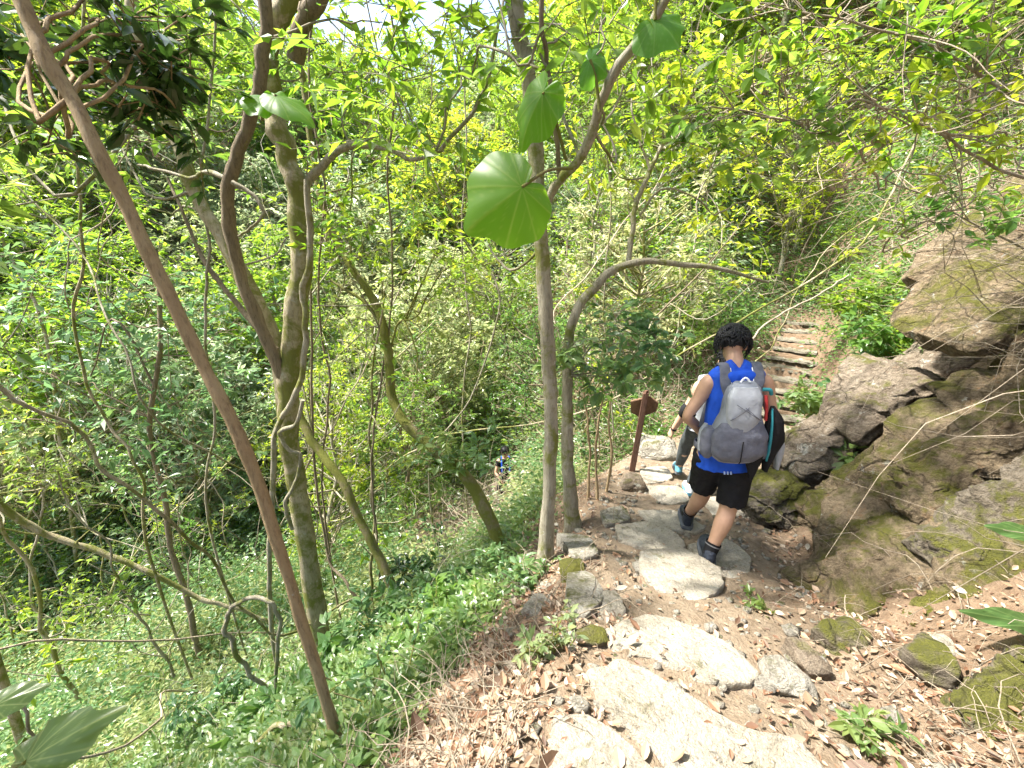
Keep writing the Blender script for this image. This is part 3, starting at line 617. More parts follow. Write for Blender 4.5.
# cluster of thin stems under the tuft
for k, pts in enumerate([[(598, 500), (596, 450), (600, 410), (606, 370)], [(588, 500), (590, 455), (586, 410), (582, 375)], [(606, 492), (612, 450), (608, 415), (614, 380)]]):
    t, g, Q = mk("sapling", pts, ["thin reddish sapling stem in the middle of the cluster left of the sign", "thin sapling stem nearest the grey double trunk in the cluster left of the sign", "thin crooked sapling stem nearest the sign in the cluster"][k], "sapling", .016, .008, B_BROWN, seed=30 + k, group="thin stems beside the paired trunks")
    crown(t, g, [Q[-1] + RNG.normal(size=3) * .08 for _ in range(3)], .22, L_MID, B_BROWN, ntw=5, nl=7, L=.07)
# small dark trees, lower left
t, g, Q = mk("tree", [(208, 690), (196, 640), (184, 590), (170, 545), (165, 500), (150, 430), (160, 340)], "thin dark trunk standing under the horizontal bough at lower left", "tree", .05, .03, B_DARK, dy=.6, seed=33, up=[(0, .3, 1.0)])
C = [W(px, py, g[1] + .6 + d) for px, py, d in [(60, 300, 0), (110, 330, .3), (160, 300, .2), (40, 370, .3), (90, 390, 0), (140, 370, .2), (190, 350, .3), (30, 430, 0), (110, 440, -.2), (180, 420, 0), (230, 390, .2), (240, 330, .4), (70, 250, .5), (20, 320, .5), (210, 460, 0), (150, 480, -.4)]]
crown(t, g, C, .85, L_COOL, B_DARK, anchor=Q[22:], ntw=12, nl=10, L=.12, tint=(0, 1))
P = pxline([(-60, 470), (0, 506), (48, 534), (100, 553), (150, 572), (200, 598), (236, 608), (272, 622)], y0=3.6, dy=.7); g = P[0]
P = np.r_[[[P[0, 0] - .6, P[0, 1] - .2, float(hz(P[0, 0] - .6, P[0, 1] - .2)) - .1]], P]; t = thing("tree", P[0], "pale trunk reaching almost level from the left edge", "tree")
Q = limb(t, "trunk", P, .05, .028, B_PALE, P[0], 9, 6, .03, 34); crown(t, P[0], [W(60, 470, 3.8), W(20, 450, 3.7), W(110, 500, 4.0)], .4, L_COOL, B_PALE, anchor=Q[8:], ntw=8, nl=8, L=.09)
t, g, Q = mk("tree", [(80, 600), (72, 520), (60, 440), (52, 370), (38, 310), (15, 265), (0, 235)], "slender pale tree at the far left edge", "tree", .05, .02, B_PALE, dy=.2, seed=35, up=[(-.5, .2, 1)])
C = [Q[-1] + RNG.normal(size=3) * [1.1, .6, .9] for _ in range(12)]
crown(t, g, C, .8, L_MID, B_PALE, anchor=Q[-12:], ntw=10, nl=10, L=.12)

# hanging and looping vines
def vine(pts, y, label, r=.012, mat=B_GREY, dy=0.0, seed=0, stand=True):
    P = pxline(pts, y0=y, dy=dy)
    if stand: P = ground_start(P)
    ob = MB().tube(wig(spline(P, 7), .03, seed=seed), np.linspace(r, r * .7, len(spline(P, 7))), 6, True, 0, .1).build("vine", mat, origin=P[0]); ob.location = P[0]
    tag(ob, label, "vine", "vines hanging among the trees")
h = hit(262, 700)[1]
vine([(300, 700), (268, 690), (240, 660), (226, 628), (235, 605), (262, 598), (280, 620), (276, 690)], 2.4, "vine bent into a loop behind the leaning brown trunk", .02, B_GREY, 0, 41)
vine([(256, 768), (262, 735), (290, 724), (315, 730)], 1.6, "short arched root beside the foot of the leaning trunk", .018, B_PALE, 0, 42)
vine([(285, 765), (318, 752), (345, 750), (368, 762)], 1.38, "pale root crossing the foot of the leaning trunk", .014, B_PALE, 0, 43)
vine([(378, 560), (372, 470), (378, 400), (392, 300), (388, 180), (395, 60), (385, -40)], 3.9, "long thin vine hanging behind the curved mossy tree", .012, B_DARK, .3, 44)
vine([(150, 560), (140, 470), (105, 420), (75, 330), (82, 240), (78, 160), (88, -30)], 3.6, "thin vine hanging left of the leaning trunk", .015, B_PALE, .3, 45)
vine([(208, 520), (215, 430), (206, 330), (208, 250), (202, 160), (215, 40), (212, -30)], 3.4, "thin vine hanging between the leaning trunk and the pale tree", .012, B_GREY, .3, 46)
vine([(470, 540), (462, 420), (470, 330), (462, 240), (466, 120), (455, -30)], 5.2, "thin vine hanging just left of the big leaves", .012, B_GREY, .3, 47)
vine([(610, 470), (612, 400), (604, 300), (612, 200), (600, 80), (604, -30)], 4.2, "thin vine hanging right of the central trunk", .009, B_GREY, .3, 48)
vine([(330, 560), (322, 470), (330, 380), (318, 300), (324, 200), (310, 90), (318, -20)], 4.0, "thin vine hanging right of the pale mossy trunk", .012, B_DARK, .2, 49)
vine([(430, 460), (470, 400), (500, 300), (470, 250), (440, 190), (400, 100), (330, 20), (300, -40)], 4.6, "long slack vine slanting across the gap left of centre", .011, B_GREY, .2, 50)
vine([(748, 345), (765, 325), (790, 310), (822, 292), (850, 275)], 4.6, "pale bent branch arching behind the hiker's head", .012, B_DRY, 1.0, 51, False)

# ------------------------------------------------------------------ big leaves on the central tree
def bigleaf(base, tip, width, nrm, fold, parent_lab, cat="leaf", group="big heart-shaped leaves", stem=None, mat=L_BIG):
    base, tip = np.array(base, float), np.array(tip, float); D = tip - base; L = np.linalg.norm(D); D /= L; S = unit(np.cross(D, nrm)); Nn = np.cross(S, D)
    th = np.linspace(-math.pi, math.pi, 141); ss = np.linspace(0, 1, 16); V = []; TT = []
    for s in ss:
        for a in th:                                  # heart outline about the stalk point
            o = (.30 + .70 * (np.cos(a / 2) ** 1.6)) * (1 + .22 * math.exp(-(a / .20) ** 2) + .025 * math.sin(a * 9 + 1)); o *= 1 - .5 * math.exp(-((abs(a) - math.pi) / .3) ** 2)
            x = math.cos(a) * o * s; y = math.sin(a) * o * s * width / L * 1.25
            vein = abs(math.sin(a * 5.0)) ** .5 if s > 0 else 0
            z = .012 * s * (1 - vein) - .10 * abs(y) * s - fold * abs(y) ** 1.4 - .22 * max(0, x) ** 2 + .05 * math.sin(a * 4 + x * 5 + width * 40) * s ** 3 + .02 * math.sin(a * 9) * s * s
            V.append(base + D * x * L + S * y * L - Nn * (-z) * L); TT.append(max(0., 1 - abs(math.sin(a * 5.0)) * 7 * max(s, .15)) * .45 + .25 * (math.sin(x * 23 + y * 31 + width * 9) > .93))
    m = len(th); F = [[a * m + b, a * m + b + 1, (a + 1) * m + b + 1, (a + 1) * m + b] for a in range(len(ss) - 1) for b in range(m - 1)]
    t = thing("big_leaf", base, parent_lab, cat, group)
    MB().add(np.array(V), F, np.clip(TT, 0, 1)).build("blade", mat, t, origin=base)
    if stem is not None: MB().tube(spline([base, (base + stem) / 2 + [0, 0, .03], stem], 5), .008, 7).build("stalk", B_MOSS, t, origin=base)
    return t
yl = y5 - .35
bigleaf(W(522, 187, yl), W(474, 222, yl - .02), .25, (.25, -1, .35), .25, "broad fan-shaped backlit leaf hanging left of the central trunk", stem=W(573, 168, yl + .05))
bigleaf(W(543, 92, yl), W(518, 138, yl + .05), .13, (-.5, -.8, .1), .3, "narrow folded backlit leaf above the broad fan-shaped one", stem=W(566, 160, yl + .1))
bigleaf(W(655, 20, yl - .1), W(678, 34, yl - .15), .15, (.1, -.9, .5), .2, "round backlit leaf at the top of the photo right of centre", stem=W(655, -8, yl - .1))
bigleaf(W(590, 60, yl), W(606, 68, yl), .12, (.1, -.9, .5), .2, "round leaf right of the central trunk, lower than the one at the top", stem=W(600, 112, yl - .0))
bigleaf(W(268, 100, 2.4), W(238, 92, 2.35), .12, (0, -.6, .8), .2, "small round leaf over the dark stem of the pale tree", stem=W(262, 120, 2.5))
bigleaf(W(276, 96, 2.4), W(306, 110, 2.35), .10, (0, -.4, .9), .2, "small flat leaf right of the dark stem of the pale tree", stem=W(262, 120, 2.5))
g = hit(20, 790) if False else W(10, 790, 1.15)
bigleaf(W(26, 762, 1.0), W(86, 722, 1.05), .10, (.2, -.5, .9), .2, "blurred light green leaf in the bottom left corner, upper of two", stem=W(-10, 800, 1.05), mat=L_PALE)
bigleaf(W(-6, 706, 1.15), W(34, 688, 1.2), .06, (.2, -.5, .9), .2, "small green leaf at the left edge above the corner leaf", stem=W(-40, 720, 1.15), mat=L_PALE)
bigleaf(W(1040, 538, 1.5), W(1006, 524, 1.5), .05, (-.2, -.4, 1), .2, "pale green leaf at the right edge above the mossy ledge", stem=W(1060, 560, 1.6), mat=L_COOL)
bigleaf(W(1040, 628, 1.35), W(990, 610, 1.35), .05, (-.2, -.4, 1), .2, "long green leaf at the right edge beside the dead leaves", stem=W(1060, 650, 1.5), mat=L_COOL)

# ------------------------------------------------------------------ people
SKIN = plain("skin", (.50, .30, .20), .5, .06, 30, .1)
SKIN2 = plain("skin_pale", (.50, .31, .22), .5, .06, 30, .1)
HAIR = plain("hair_black", (.010, .010, .012), .62, .3, 60, .2, .3)
BLUE = plain("cloth_blue", (.012, .075, .50), .75, .22, 9, .5, .25)
BLACKC = plain("cloth_black", (.012, .012, .014), .85, .3, 12, .6, .2)
GREYP = plain("pack_grey", (.20, .215, .25), .7, .16, 14, .7, .3)
GREYD = plain("pack_mesh_grey", (.115, .12, .15), .8, .22, 22, .8, .25)
GREYL = plain("pack_light_grey", (.27, .285, .315), .65, .12, 14, .5, .3)
WHITEC = plain("cloth_white", (.75, .76, .78), .7, .05)
TEALC = plain("cloth_teal", (.02, .20, .24), .7, .15)
REDC = plain("cloth_red", (.40, .03, .03), .7, .15)
NAVY = plain("shoe_navy", (.016, .022, .036), .7, .35, 40, .6)
SOLE = plain("sole_grey", (.09, .10, .115), .85, .2, 40, .5)
SOCK = plain("sock_grey", (.16, .16, .17), .9, .2)
STRIPE = plain("stripe_light", (.45, .55, .80), .7, .05)
LEGG = plain("leggings_dark", (.05, .06, .065), .8, .25)
WHITES = plain("shoe_white", (.7, .75, .8), .6, .1)
TEALS = plain("shoe_teal", (.12, .35, .48), .6, .2)
WOODR = bark_mat("painted_post", (.10, .052, .035), (.17, .09, .062), .05, pale=.05)
WOODB = bark_mat("sign_board_wood", (.15, .085, .05), (.24, .15, .09), .1, pale=.1)

def rings(C, X, Y, rx, ry, sides=24, e=2.0, cap=True, mb=None, tint=0.0):
    C = np.asarray(C, float); n = len(C); X = np.broadcast_to(X, (n, 3)); Y = np.broadcast_to(Y, (n, 3)); th = np.arange(sides) * 2 * math.pi / sides
    c, s = np.cos(th), np.sin(th); c = np.sign(c) * np.abs(c) ** (2 / e); s = np.sign(s) * np.abs(s) ** (2 / e)
    rx = np.broadcast_to(rx, (n,)); ry = np.broadcast_to(ry, (n,))
    V = C[:, None] + X[:, None] * (rx[:, None] * c)[..., None] + Y[:, None] * (ry[:, None] * s)[..., None]
    i = np.arange(sides); j = (i + 1) % sides; F = [np.c_[k * sides + i, k * sides + j, (k + 1) * sides + j, (k + 1) * sides + i] for k in range(n - 1)]
    mb = mb or MB(); mb.add(V, np.concatenate(F), tint)
    if cap:
        for k, o in ((0, 0), (n - 1, 1)):
            F2 = np.c_[np.full(sides, sides), j, i] if not o else np.c_[np.full(sides, sides), i, j]; mb.add(np.r_[V[k], V[k].mean(0)[None]], F2, tint)
    return mb
def lerp(tab, t):
    tab = np.array(tab, float); return [np.interp(t, tab[:, 0], tab[:, k]) for k in range(1, tab.shape[1])]
def ell(c, Rm, s, sub=3):
    V, F = ico(sub); return MB().add(c + (V * s) @ Rm.T, F)
def limbtube(pts, rad, n=5): P = spline(pts, n); r = spline(np.c_[rad, rad, rad], n)[:, 0]; return MB().tube(P, r, 14, True)
def hand(wr, d, palm, side, curl=.6, s=1.0):
    """palm and five bent fingers; d = forearm direction, palm = where the palm faces, side = thumb side"""
    d = unit(d); side = unit(side - d * (side @ d)); palm = unit(np.cross(d, side)) * np.sign(np.dot(np.cross(d, side), palm) or 1)
    L = .088 * s; out = [rings([wr - d * .01, wr + d * .02, wr + d * .05 * s, wr + d * L], side, palm, [.023, .030, .040, .038], [.020, .017, .014, .012], 14)]
    for k, (o, ln, r) in enumerate([(.029, .070, .0085), (.010, .078, .009), (-.010, .072, .0085), (-.029, .056, .0075)]):
        b = wr + d * (L - .012) + side * o * s; a1 = curl * .6; a2 = curl * 1.3; a3 = curl * 1.9; q = [b]
        for a, f in ((a1, .45), (a2, .32), (a3, .23)): q.append(q[-1] + (d * math.cos(a) + palm * math.sin(a)) * ln * f * s)
        out.append(MB().tube(spline(q, 3), np.linspace(r, r * .75, 10), 8))
    b = wr + d * .02 + side * .024 * s; q = [b, b + (d * .6 + side * .7 + palm * .3) * .03 * s, b + (d * .9 + side * .5 + palm * .6) * .055 * s, b + (d * 1.1 + side * .35 + palm * .8) * .078 * s]
    out.append(MB().tube(spline(q, 3), np.linspace(.0115, .008, 10), 8)); return out
def shoe(root, org, ank, fwd, lift, upm, solem, s=1.0, sock=True, sockm=None):
    """low hiking shoe: upper, sole, collar; fwd level direction, lift = heel raise angle"""
    fwd = unit(fwd); X = unit(np.cross(fwd, [0, 0, 1.0])); f = fwd * math.cos(lift) - np.array([0, 0, 1]) * math.sin(lift); u = np.cross(X, f)
    heel = ank - f * .055 * s - u * .085 * s; t = np.linspace(0, 1, 12); ln = .285 * s
    w = np.interp(t, [0, .08, .3, .65, .85, 1], [.022, .034, .037, .05, .044, .015]) * s; hgt = np.interp(t, [0, .1, .3, .5, .8, 1], [.035, .055, .052, .042, .028, .014]) * s
    C = heel + f * (t * ln)[:, None] + u * (hgt + .012 * s)[:, None]; up = rings(C, X, u, w, hgt, 16, 2.4)
    col_ = rings([ank - u * .05 - f * .01, ank - u * .015 - f * .008, ank + u * .022 - f * .01], X, f, [.040, .041, .039], [.056, .052, .046], 16)
    blob("shoe", [up, col_], upm, root, org, .006, 2)
    C = heel + f * (t * ln * 1.03 - .006)[:, None]; w2 = w + .007 * s; sol = MB()
    for k, (dz, q) in enumerate(((-.004, .96), (.02, 1.0))): pass
    V = []; 
    for dz, q in ((-.006, .94), (.0, 1.0), (.022, 1.0), (.026, .93)):
        V.append(np.r_[C + X * (w2 * q)[:, None] + u * dz, (C - X * (w2 * q)[:, None] + u * dz)[::-1]])
    n = len(V[0]); i = np.arange(n); j = (i + 1) % n; F = [np.c_[a * n + i, a * n + j, (a + 1) * n + j, (a + 1) * n + i] for a in range(3)]
    sol.add(np.concatenate(V), np.concatenate(F)); m = 12
    for a, fl in ((0, 1), (3, 0)): sol.f.append(np.array([[a * n + k, a * n + k + 1, a * n + n - 2 - k, a * n + n - 1 - k] for k in range(m - 1)]) [:, ::-1 if fl else 1])
    sol.build("sole", solem, root, smooth=False, origin=org)
    return u, f
def person(J, root, org, skin, fwd, wd=1.0, headR=None, hands=True, hs=1.0, voxel=.008):
    """one continuous body through measured joints; returns torso frames for the clothes"""
    fwd = unit(fwd); X = unit(J['shR'] - J['shL']); hipc = (J['hipL'] + J['hipR']) / 2; neck = J['neck']
    sp_ = spline([hipc - unit(neck - hipc) * .06, hipc, (hipc * .55 + neck * .45) - fwd * .012, neck * .94 + hipc * .06 - fwd * .015, neck], 5); t = np.linspace(0, 1, len(sp_))
    tab = [(0, .12, .09), (.2, .165, .112), (.42, .140, .098), (.6, .150, .105), (.75, .155, .106), (.83, .125, .09), (.9, .095, .075), (.96, .07, .062), (1, .058, .058)]
    rx, ry = lerp(tab, t); rx = rx * wd; Y = unit(np.cross(X, unit(neck - hipc))); Y = Y * np.sign(Y @ fwd)
    parts = [rings(sp_, X, Y, rx, ry, 22, 2.3)]
    hd, hf = J['head'], unit(J['hf']); hu = unit(J['hu'] - hf * (J['hu'] @ hf)); hx = np.cross(hf, hu); Rm = np.c_[hx, hf, hu]
    parts.append(limbtube([neck - unit(neck - hipc) * .03, neck * .5 + (hd - hu * .06) * .5, hd - hu * .04], [.062, .054, .052]))
    parts.append(ell(hd + hu * .02, Rm, np.array([.073, .092, .095]) * hs)); parts.append(ell(hd - hu * .045 + hf * .03, Rm, np.array([.055, .058, .062]) * hs))
    parts.append(ell(hd - hu * .012 + hf * .098, Rm, np.array([.013, .02, .026]) * hs, 2))                            # nose
    for s in (-1, 1):
        parts.append(ell(hd - hu * .01 + hx * s * .076 - hf * .005, Rm, np.array([.010, .019, .031]) * hs, 2))          # ears
        parts.append(ell(hd + hu * .030 + hf * .082 + hx * s * .03, Rm, np.array([.022, .012, .008]) * hs, 2))          # brow
    parts.append(ell(hd - hu * .058 + hf * .082, Rm, np.array([.024, .010, .009]) * hs, 2))                            # lips
    for s in 'LR':
        sh, el, wr = J['sh' + s], J['el' + s], J['wr' + s]; mid = (neck * .42 + sh * .58); mid[2] = sh[2] + .006
        parts.append(limbtube([mid - [0, 0, .02], sh, sh * .55 + el * .45, el, el * .65 + wr * .35, wr], [.060, .056, .045, .038, .038, .026]))
        k = 1 if s == 'R' else -1
        if hands: parts += hand(wr, wr - el, -X * k, unit(fwd * .3 + np.array([0, 0, 1.0])), .7)
        hp, kn, an = J['hip' + s], J['kn' + s], J['an' + s]; bk = -fwd * .018
        parts.append(limbtube([hp + [0, 0, .03], hp * .5 + kn * .5, kn, kn * .7 + an * .3 + bk, kn * .35 + an * .65 + bk * .4, an], [.098, .080, .060, .060, .046, .038]))
        parts.append(limbtube([an, an + unit(J['ft' + s]) * .08 - [0, 0, .05]], [.036, .03]))
    b = blob("body", parts, skin, root, org, voxel, 3)
    eye = MB()
    for s in (-1, 1): eye.v += (e := ell(hd + hu * .012 + hf * .084 + hx * s * .031, Rm, np.array([.013, .009, .008]) * hs, 2)).v; eye.f += [f + eye.n for f in e.f]; eye.n += e.n; eye.t += e.t
    eye.build("eyes", HAIR, root, origin=org)
    return dict(sp=sp_, t=t, rx=rx, ry=ry, X=X, Y=Y, hd=hd, Rm=Rm, hx=hx, hf=hf, hu=hu, hipc=hipc, neck=neck, fwd=fwd)
def hair(fr, root, org, seed, n=420, ln=.055, size=1.0, low=-.25):
    q = np.random.default_rng(seed); c0 = fr['hd'] + fr['hu'] * .022; parts = [ell(c0 - fr['hf'] * .006 + fr['hu'] * .006, fr['Rm'], np.array([.083, .100, .101]) * size, 4)]
    V, F = parts[0].v[0], parts[0].f[0]; loc = (V - c0) @ fr['Rm']; keep = ~((loc[:, 1] > .045) & (loc[:, 2] < .03)) & (loc[:, 2] > -.07); F = F[keep[F].all(1)]
    m = MB(); m.add(V + unit(V - c0) * (.007 * perlin(V * 38))[:, None], F)
    for _ in range(n):
        d = unit(q.normal(size=3)); 
        if d[2] < low or (d[1] > .35 and d[2] < .25): continue
        a = c0 + fr['Rm'] @ (d * [.078, .096, .097]) * size; tang = unit(np.cross(d, q.normal(size=3))); nrm = fr['Rm'] @ d; tg = fr['Rm'] @ tang; dn = np.array([0, 0, -1.0])
        L_ = ln * q.uniform(.6, 1.2); P = [a, a + nrm * .022 + tg * L_ * .3, a + nrm * .026 + tg * L_ * .75 + dn * L_ * .25, a + nrm * .012 + tg * L_ * .95 + dn * L_ * .4]
        m.tube(spline(P, 3), np.interp(np.linspace(0, 1, 10), [0, .5, 1], [.0035, .0045, .001]), 4, False)
    m.build("hair", HAIR, root, origin=org)

# ---- the main hiker, seen from behind
J = dict(head=W(733, 345, 2.80), neck=W(737, 368, 2.70), hf=np.array([.28, 1, -.75]), hu=np.array([.2, .7, 1.0]),
         shL=W(709, 383, 2.70), shR=W(764, 382, 2.64), elL=W(688, 416, 2.70), elR=W(773, 420, 2.62), wrL=W(704, 436, 2.92), wrR=W(764, 440, 2.86),
         hipL=W(711, 456, 2.64), hipR=W(737, 459, 2.60), knL=W(703, 492, 2.80), knR=W(728, 508, 2.54), anL=W(688, 514, 3.00), anR=W(710, 552, 2.46))
fw = unit(np.array([.36, 1, 0])); J['ftL'] = fw; J['ftR'] = fw
gL, gR = hz(J['anL'][0], J['anL'][1]), hz(J['anR'][0], J['anR'][1])
org = np.array([J['anR'][0], J['anR'][1], float(gR)])
T = thing("person", org, "hiker", "person")
T["label"] = "dark-haired hiker in blue tank top and black shorts, seen from behind mid-step"
fr = person(J, T, org, SKIN, fw); hair(fr, T, org, 5, 1500, .055, 1.05)
X, Y, sp_, tt = fr['X'], fr['Y'], fr['sp'], fr['t']; Uv = unit(fr['neck'] - fr['hipc'])
# tank top
tab = [(.0, .185, .15), (.2, .182, .14), (.42, .155, .118), (.6, .160, .118), (.75, .172, .124), (.83, .150, .11), (.9, .122, .096), (.94, .09, .08)]
ts = np.linspace(.02, .93, 26); C = np.stack([np.interp(ts, tt, sp_[:, k]) for k in range(3)], 1); rx, ry = lerp(tab, ts)
P_ = [rings(C, X, Y, rx, ry, 36, 2.2)]
for s in 'LR':
    P_.append(limbtube([C[-1], (fr['neck'] * .5 + J['sh' + s] * .5) - Uv * .01, fr['neck'] * .2 + J['sh' + s] * .8 - Uv * .012], [.078, .080, .072]))
sh = blob("tank_top", P_, BLUE, T, org, .008, 3); co = np.zeros(len(sh.data.vertices) * 3); sh.data.vertices.foreach_get("co", co); co = co.reshape(-1, 3); co += (.009 * fbm(co * [15, 15, 7], 3))[:, None] * (-Y); sh.data.vertices.foreach_set("co", co.ravel())
for s in (-1, 1):      # three light stripes low on the back
    pass
for k in range(3):
    c = C[0] * .0 + np.stack([np.interp([.02, .08, .13], tt, sp_[:, q]) for q in range(3)], 1); o = (-.02 + k * .02)
    P = c + X * (o - .01) - Y * np.array([[.158], [.152], [.146]]); MB().tube(P, .0055, 6).build("stripe", STRIPE, T, origin=org)
# shorts
P_ = []
hips = spline([fr['hipc'] - Uv * .075, fr['hipc'] - Uv * .02, fr['hipc'] + Uv * .12], 4); P_.append(rings(hips, X, Y, np.linspace(.165, .172, 9), np.linspace(.118, .122, 9), 24, 2.4))
for s in 'LR':
    a, b = J['hip' + s], J['kn' + s]; o = X * (.012 if s == 'R' else -.012); e_ = .90 if s == 'R' else .80; P_.append(limbtube([a + Uv * .02 + o, a * .55 + b * .45 + o, a * (1 - e_) + b * e_ + o], [.108, .102, .098]))
shb = blob("shorts", P_, BLACKC, T, org, .009, 2); me = shb.data; co = np.zeros(len(me.vertices) * 3); me.vertices.foreach_get("co", co); co = co.reshape(-1, 3); co += (.006 * fbm(co * 16, 3))[:, None]; me.vertices.foreach_set("co", co.ravel())
for s, lift in (('L', .12), ('R', .0)):
    a = J['an' + s]; k = unit(J['kn' + s] - a); u_, f_ = shoe(T, org, a, fw, lift, NAVY, SOLE, 1.2)
    sk = MB(); sk.tube(spline([a - k * .02, a + k * .03, a + k * .075], 4), [.047, .047, .047, .048, .049, .050, .051, .052, .053], 16, False); ob = sk.build("sock", BLACKC, T, origin=org)
    MB().tube([a + k * .052, a + k * .060], [.0530, .0532], 16, False).build("sock_band", SOCK, ob, origin=org); ob.location = (0, 0, 0)
for s in 'LR':
    e, w_ = J['el' + s], J['wr' + s]; d = unit(w_ - e); sh_ = J['sh' + s]; d2 = unit(e - sh_)
    MB().tube([e - d2 * .035, e - d2 * .020], [.0415, .0415], 16, False).build("arm_band", BLACKC, T, origin=org)

# ---- backpack
bo = fr['hipc'] + Uv * .055 - Y * .15; top_h = .52
B = thing("backpack", bo, "grey hiking backpack on the main hiker's back, light top panel above darker lower pocket", "backpack")
def bc(x, u, d): return bo + X * x + Uv * u - Y * d
us = np.linspace(0, 1, 16); tab = [(0, .10, .06), (.08, .15, .10), (.35, .158, .105), (.5, .135, .10), (.62, .112, .09), (.85, .105, .075), (.95, .09, .06), (1, .055, .035)]
rx, ry = lerp(tab, us); body = rings([bc(0, u * top_h, .03) for u in us], X, Y, rx, ry, 36, 3.0); V = body.v[0]; V += (X * 0 - Y) * (.010 * fbm(V * 11, 3))[:, None]
body.build("main_compartment", GREYP, B, origin=bo)
us = np.linspace(.04, .56, 14); rx, ry = lerp([(.04, .10, .05), (.12, .155, .075), (.35, .165, .082), (.52, .12, .06), (.56, .09, .03)], us)
fp = rings([bc(0, u * top_h, .075) for u in us], X, Y, rx, ry, 36, 2.8); V = fp.v[0]; V += -Y * (.012 * fbm(V * 15, 3))[:, None]; fp.build("mesh_pocket", GREYD, B, origin=bo)
us = np.linspace(.34, .95, 14); rx, ry = lerp([(.34, .02, .02), (.42, .065, .04), (.6, .098, .05), (.85, .098, .045), (.95, .07, .03)], us)
lp = rings([bc(-.005, u * top_h, .095 - .05 * max(0, u - .6)) for u in us], X, Y, rx, ry, 30, 3.2); V = lp.v[0]; V += -Y * (.011 * fbm(V * 17 + 4, 3, True))[:, None]; lp.build("front_panel", GREYL, B, origin=bo)
m_ = MB(); m_.tube([bc(0, u, .162 - .02 * (u < .03)) for u in np.linspace(.02, .17, 8)], .0035, 6); m_.build("centre_seam", BLACKC, B, origin=bo)
for a, b in (((-.085, .30), (.02, .39)), ((.085, .30), (-.02, .39)), ((-.06, .40), (.085, .30))): MB().tube(spline([bc(a[0], a[1], .142), bc((a[0] + b[0]) / 2, (a[1] + b[1]) / 2, .158), bc(b[0], b[1], .136)], 4), .0022, 5).build("cord", GREYD, B, origin=bo)
MB().tube(spline([bc(-.04, .475, .05), bc(-.028, .515, .04), bc(0, .545, .035), bc(.028, .515, .04), bc(.04, .475, .05)], 4), .0065, 8).build("haul_loop", WHITEC, B, origin=bo)
for s, k in (('L', -1), ('R', 1)):
    sp2 = rings([bc(k * .165, u, .02) for u in np.linspace(.02, .22, 8)], X, Y, [.02, .045, .05, .052, .05, .05, .048, .03], [.04, .06, .065, .065, .065, .06, .06, .05], 18, 2.4); sp2.build("side_pocket", GREYD, B, origin=bo)
    shp = J['sh' + s] * .58 + fr['neck'] * .42; P = spline([bc(k * .06, .40, .0), shp - Y * .125 - Uv * .02, shp - Y * .075 + Uv * .06, shp + Uv * .088, shp + Y * .085 + Uv * .03, shp + Y * .145 - Uv * .14, fr['hipc'] + X * k * .15 + Uv * .2 + Y * .07], 6)
    Td = unit(np.gradient(P, axis=0)); N_ = unit(np.cross(X, Td)); rings(P, X, N_, np.linspace(.034, .028, len(P)), .010, 12, 3).build("shoulder_strap", GREYD, B, origin=bo)
    MB().tube(P[:14] + X * (-k) * .033 , .0035, 5).build("strap_piping", WHITEC, B, origin=bo)
hb = [fr['hipc'] + Uv * .10 + X * .20 * math.sin(a) + Y * .15 * math.cos(a) for a in np.linspace(-2.6, 2.6, 26)]; hb = np.array(hb); Td = unit(np.gradient(hb, axis=0)); rings(hb, np.cross(Td, Uv), np.broadcast_to(Uv, hb.shape), .008, .022, 10, 3).build("hip_belt", GREYD, B, origin=bo)
MB().tube(spline([bc(.118, .44, .07), bc(.128, .38, .075), bc(.140, .28, .07)], 4), .010, 8).build("side_strap", REDC, B, origin=bo)
MB().tube(spline([bc(.10, .475, .06), bc(.14, .47, .06), bc(.155, .44, .05)], 4), .012, 8).build("teal_tab", TEALC, B, origin=bo)
MB().tube(spline([bc(-.19, .06, .02), bc(-.195, .14, .0), bc(-.185, .24, .0)], 4), [.03] * 7 + [.022, .012], 14).build("bottle", GREYL, B, origin=bo)

# ---- jacket hanging from the pack
jo = bc(.19, .20, .04); K = thing("jacket", jo, "black jacket with teal trim and grey lining hanging off the right side of the backpack", "jacket")
def jc(x, u, d): return jo + X * x + np.array([0, 0, u]) - Y * d
def drape(pts, rx, ry, mat, name, e=2.0, seed=0):
    C = spline(pts, 6); n = len(C); r = [np.interp(np.linspace(0, 1, n), np.linspace(0, 1, len(q)), q) for q in (rx, ry)]
    m = rings(C, X, Y, r[0], r[1], 26, e); V = m.v[0]; V += unit(V - V.mean(0)) * (.010 * fbm(V * [22, 22, 6] + seed, 3))[:, None]; m.build(name, mat, K, origin=jo)
drape([jc(-.02, .17, .0), jc(0, .08, .01), jc(.015, -.06, .01), jc(.015, -.28, .0)], [.014, .045, .066, .012], [.012, .04, .05, .04], BLACKC, "shell", 2.2, 3)
drape([jc(.0, .10, -.03), jc(.045, 0, -.02), jc(.07, -.10, -.01), jc(.085, -.27, -.01)], [.008, .022, .036, .01], [.02, .035, .04, .035], GREYL, "lining", 2.2, 5)
drape([jc(-.03, .16, .03), jc(-.02, .05, .05), jc(-.012, -.1, .06), jc(-.01, -.19, .055)], [.005, .007, .008, .006], [.008, .010, .010, .008], TEALC, "trim", 2, 7)
drape([jc(-.05, -.05, .03), jc(-.065, -.13, .03), jc(-.07, -.22, .02), jc(-.065, -.33, .02)], [.03, .042, .045, .012], [.03, .04, .04, .03], BLACKC, "sleeve", 2.2, 9)

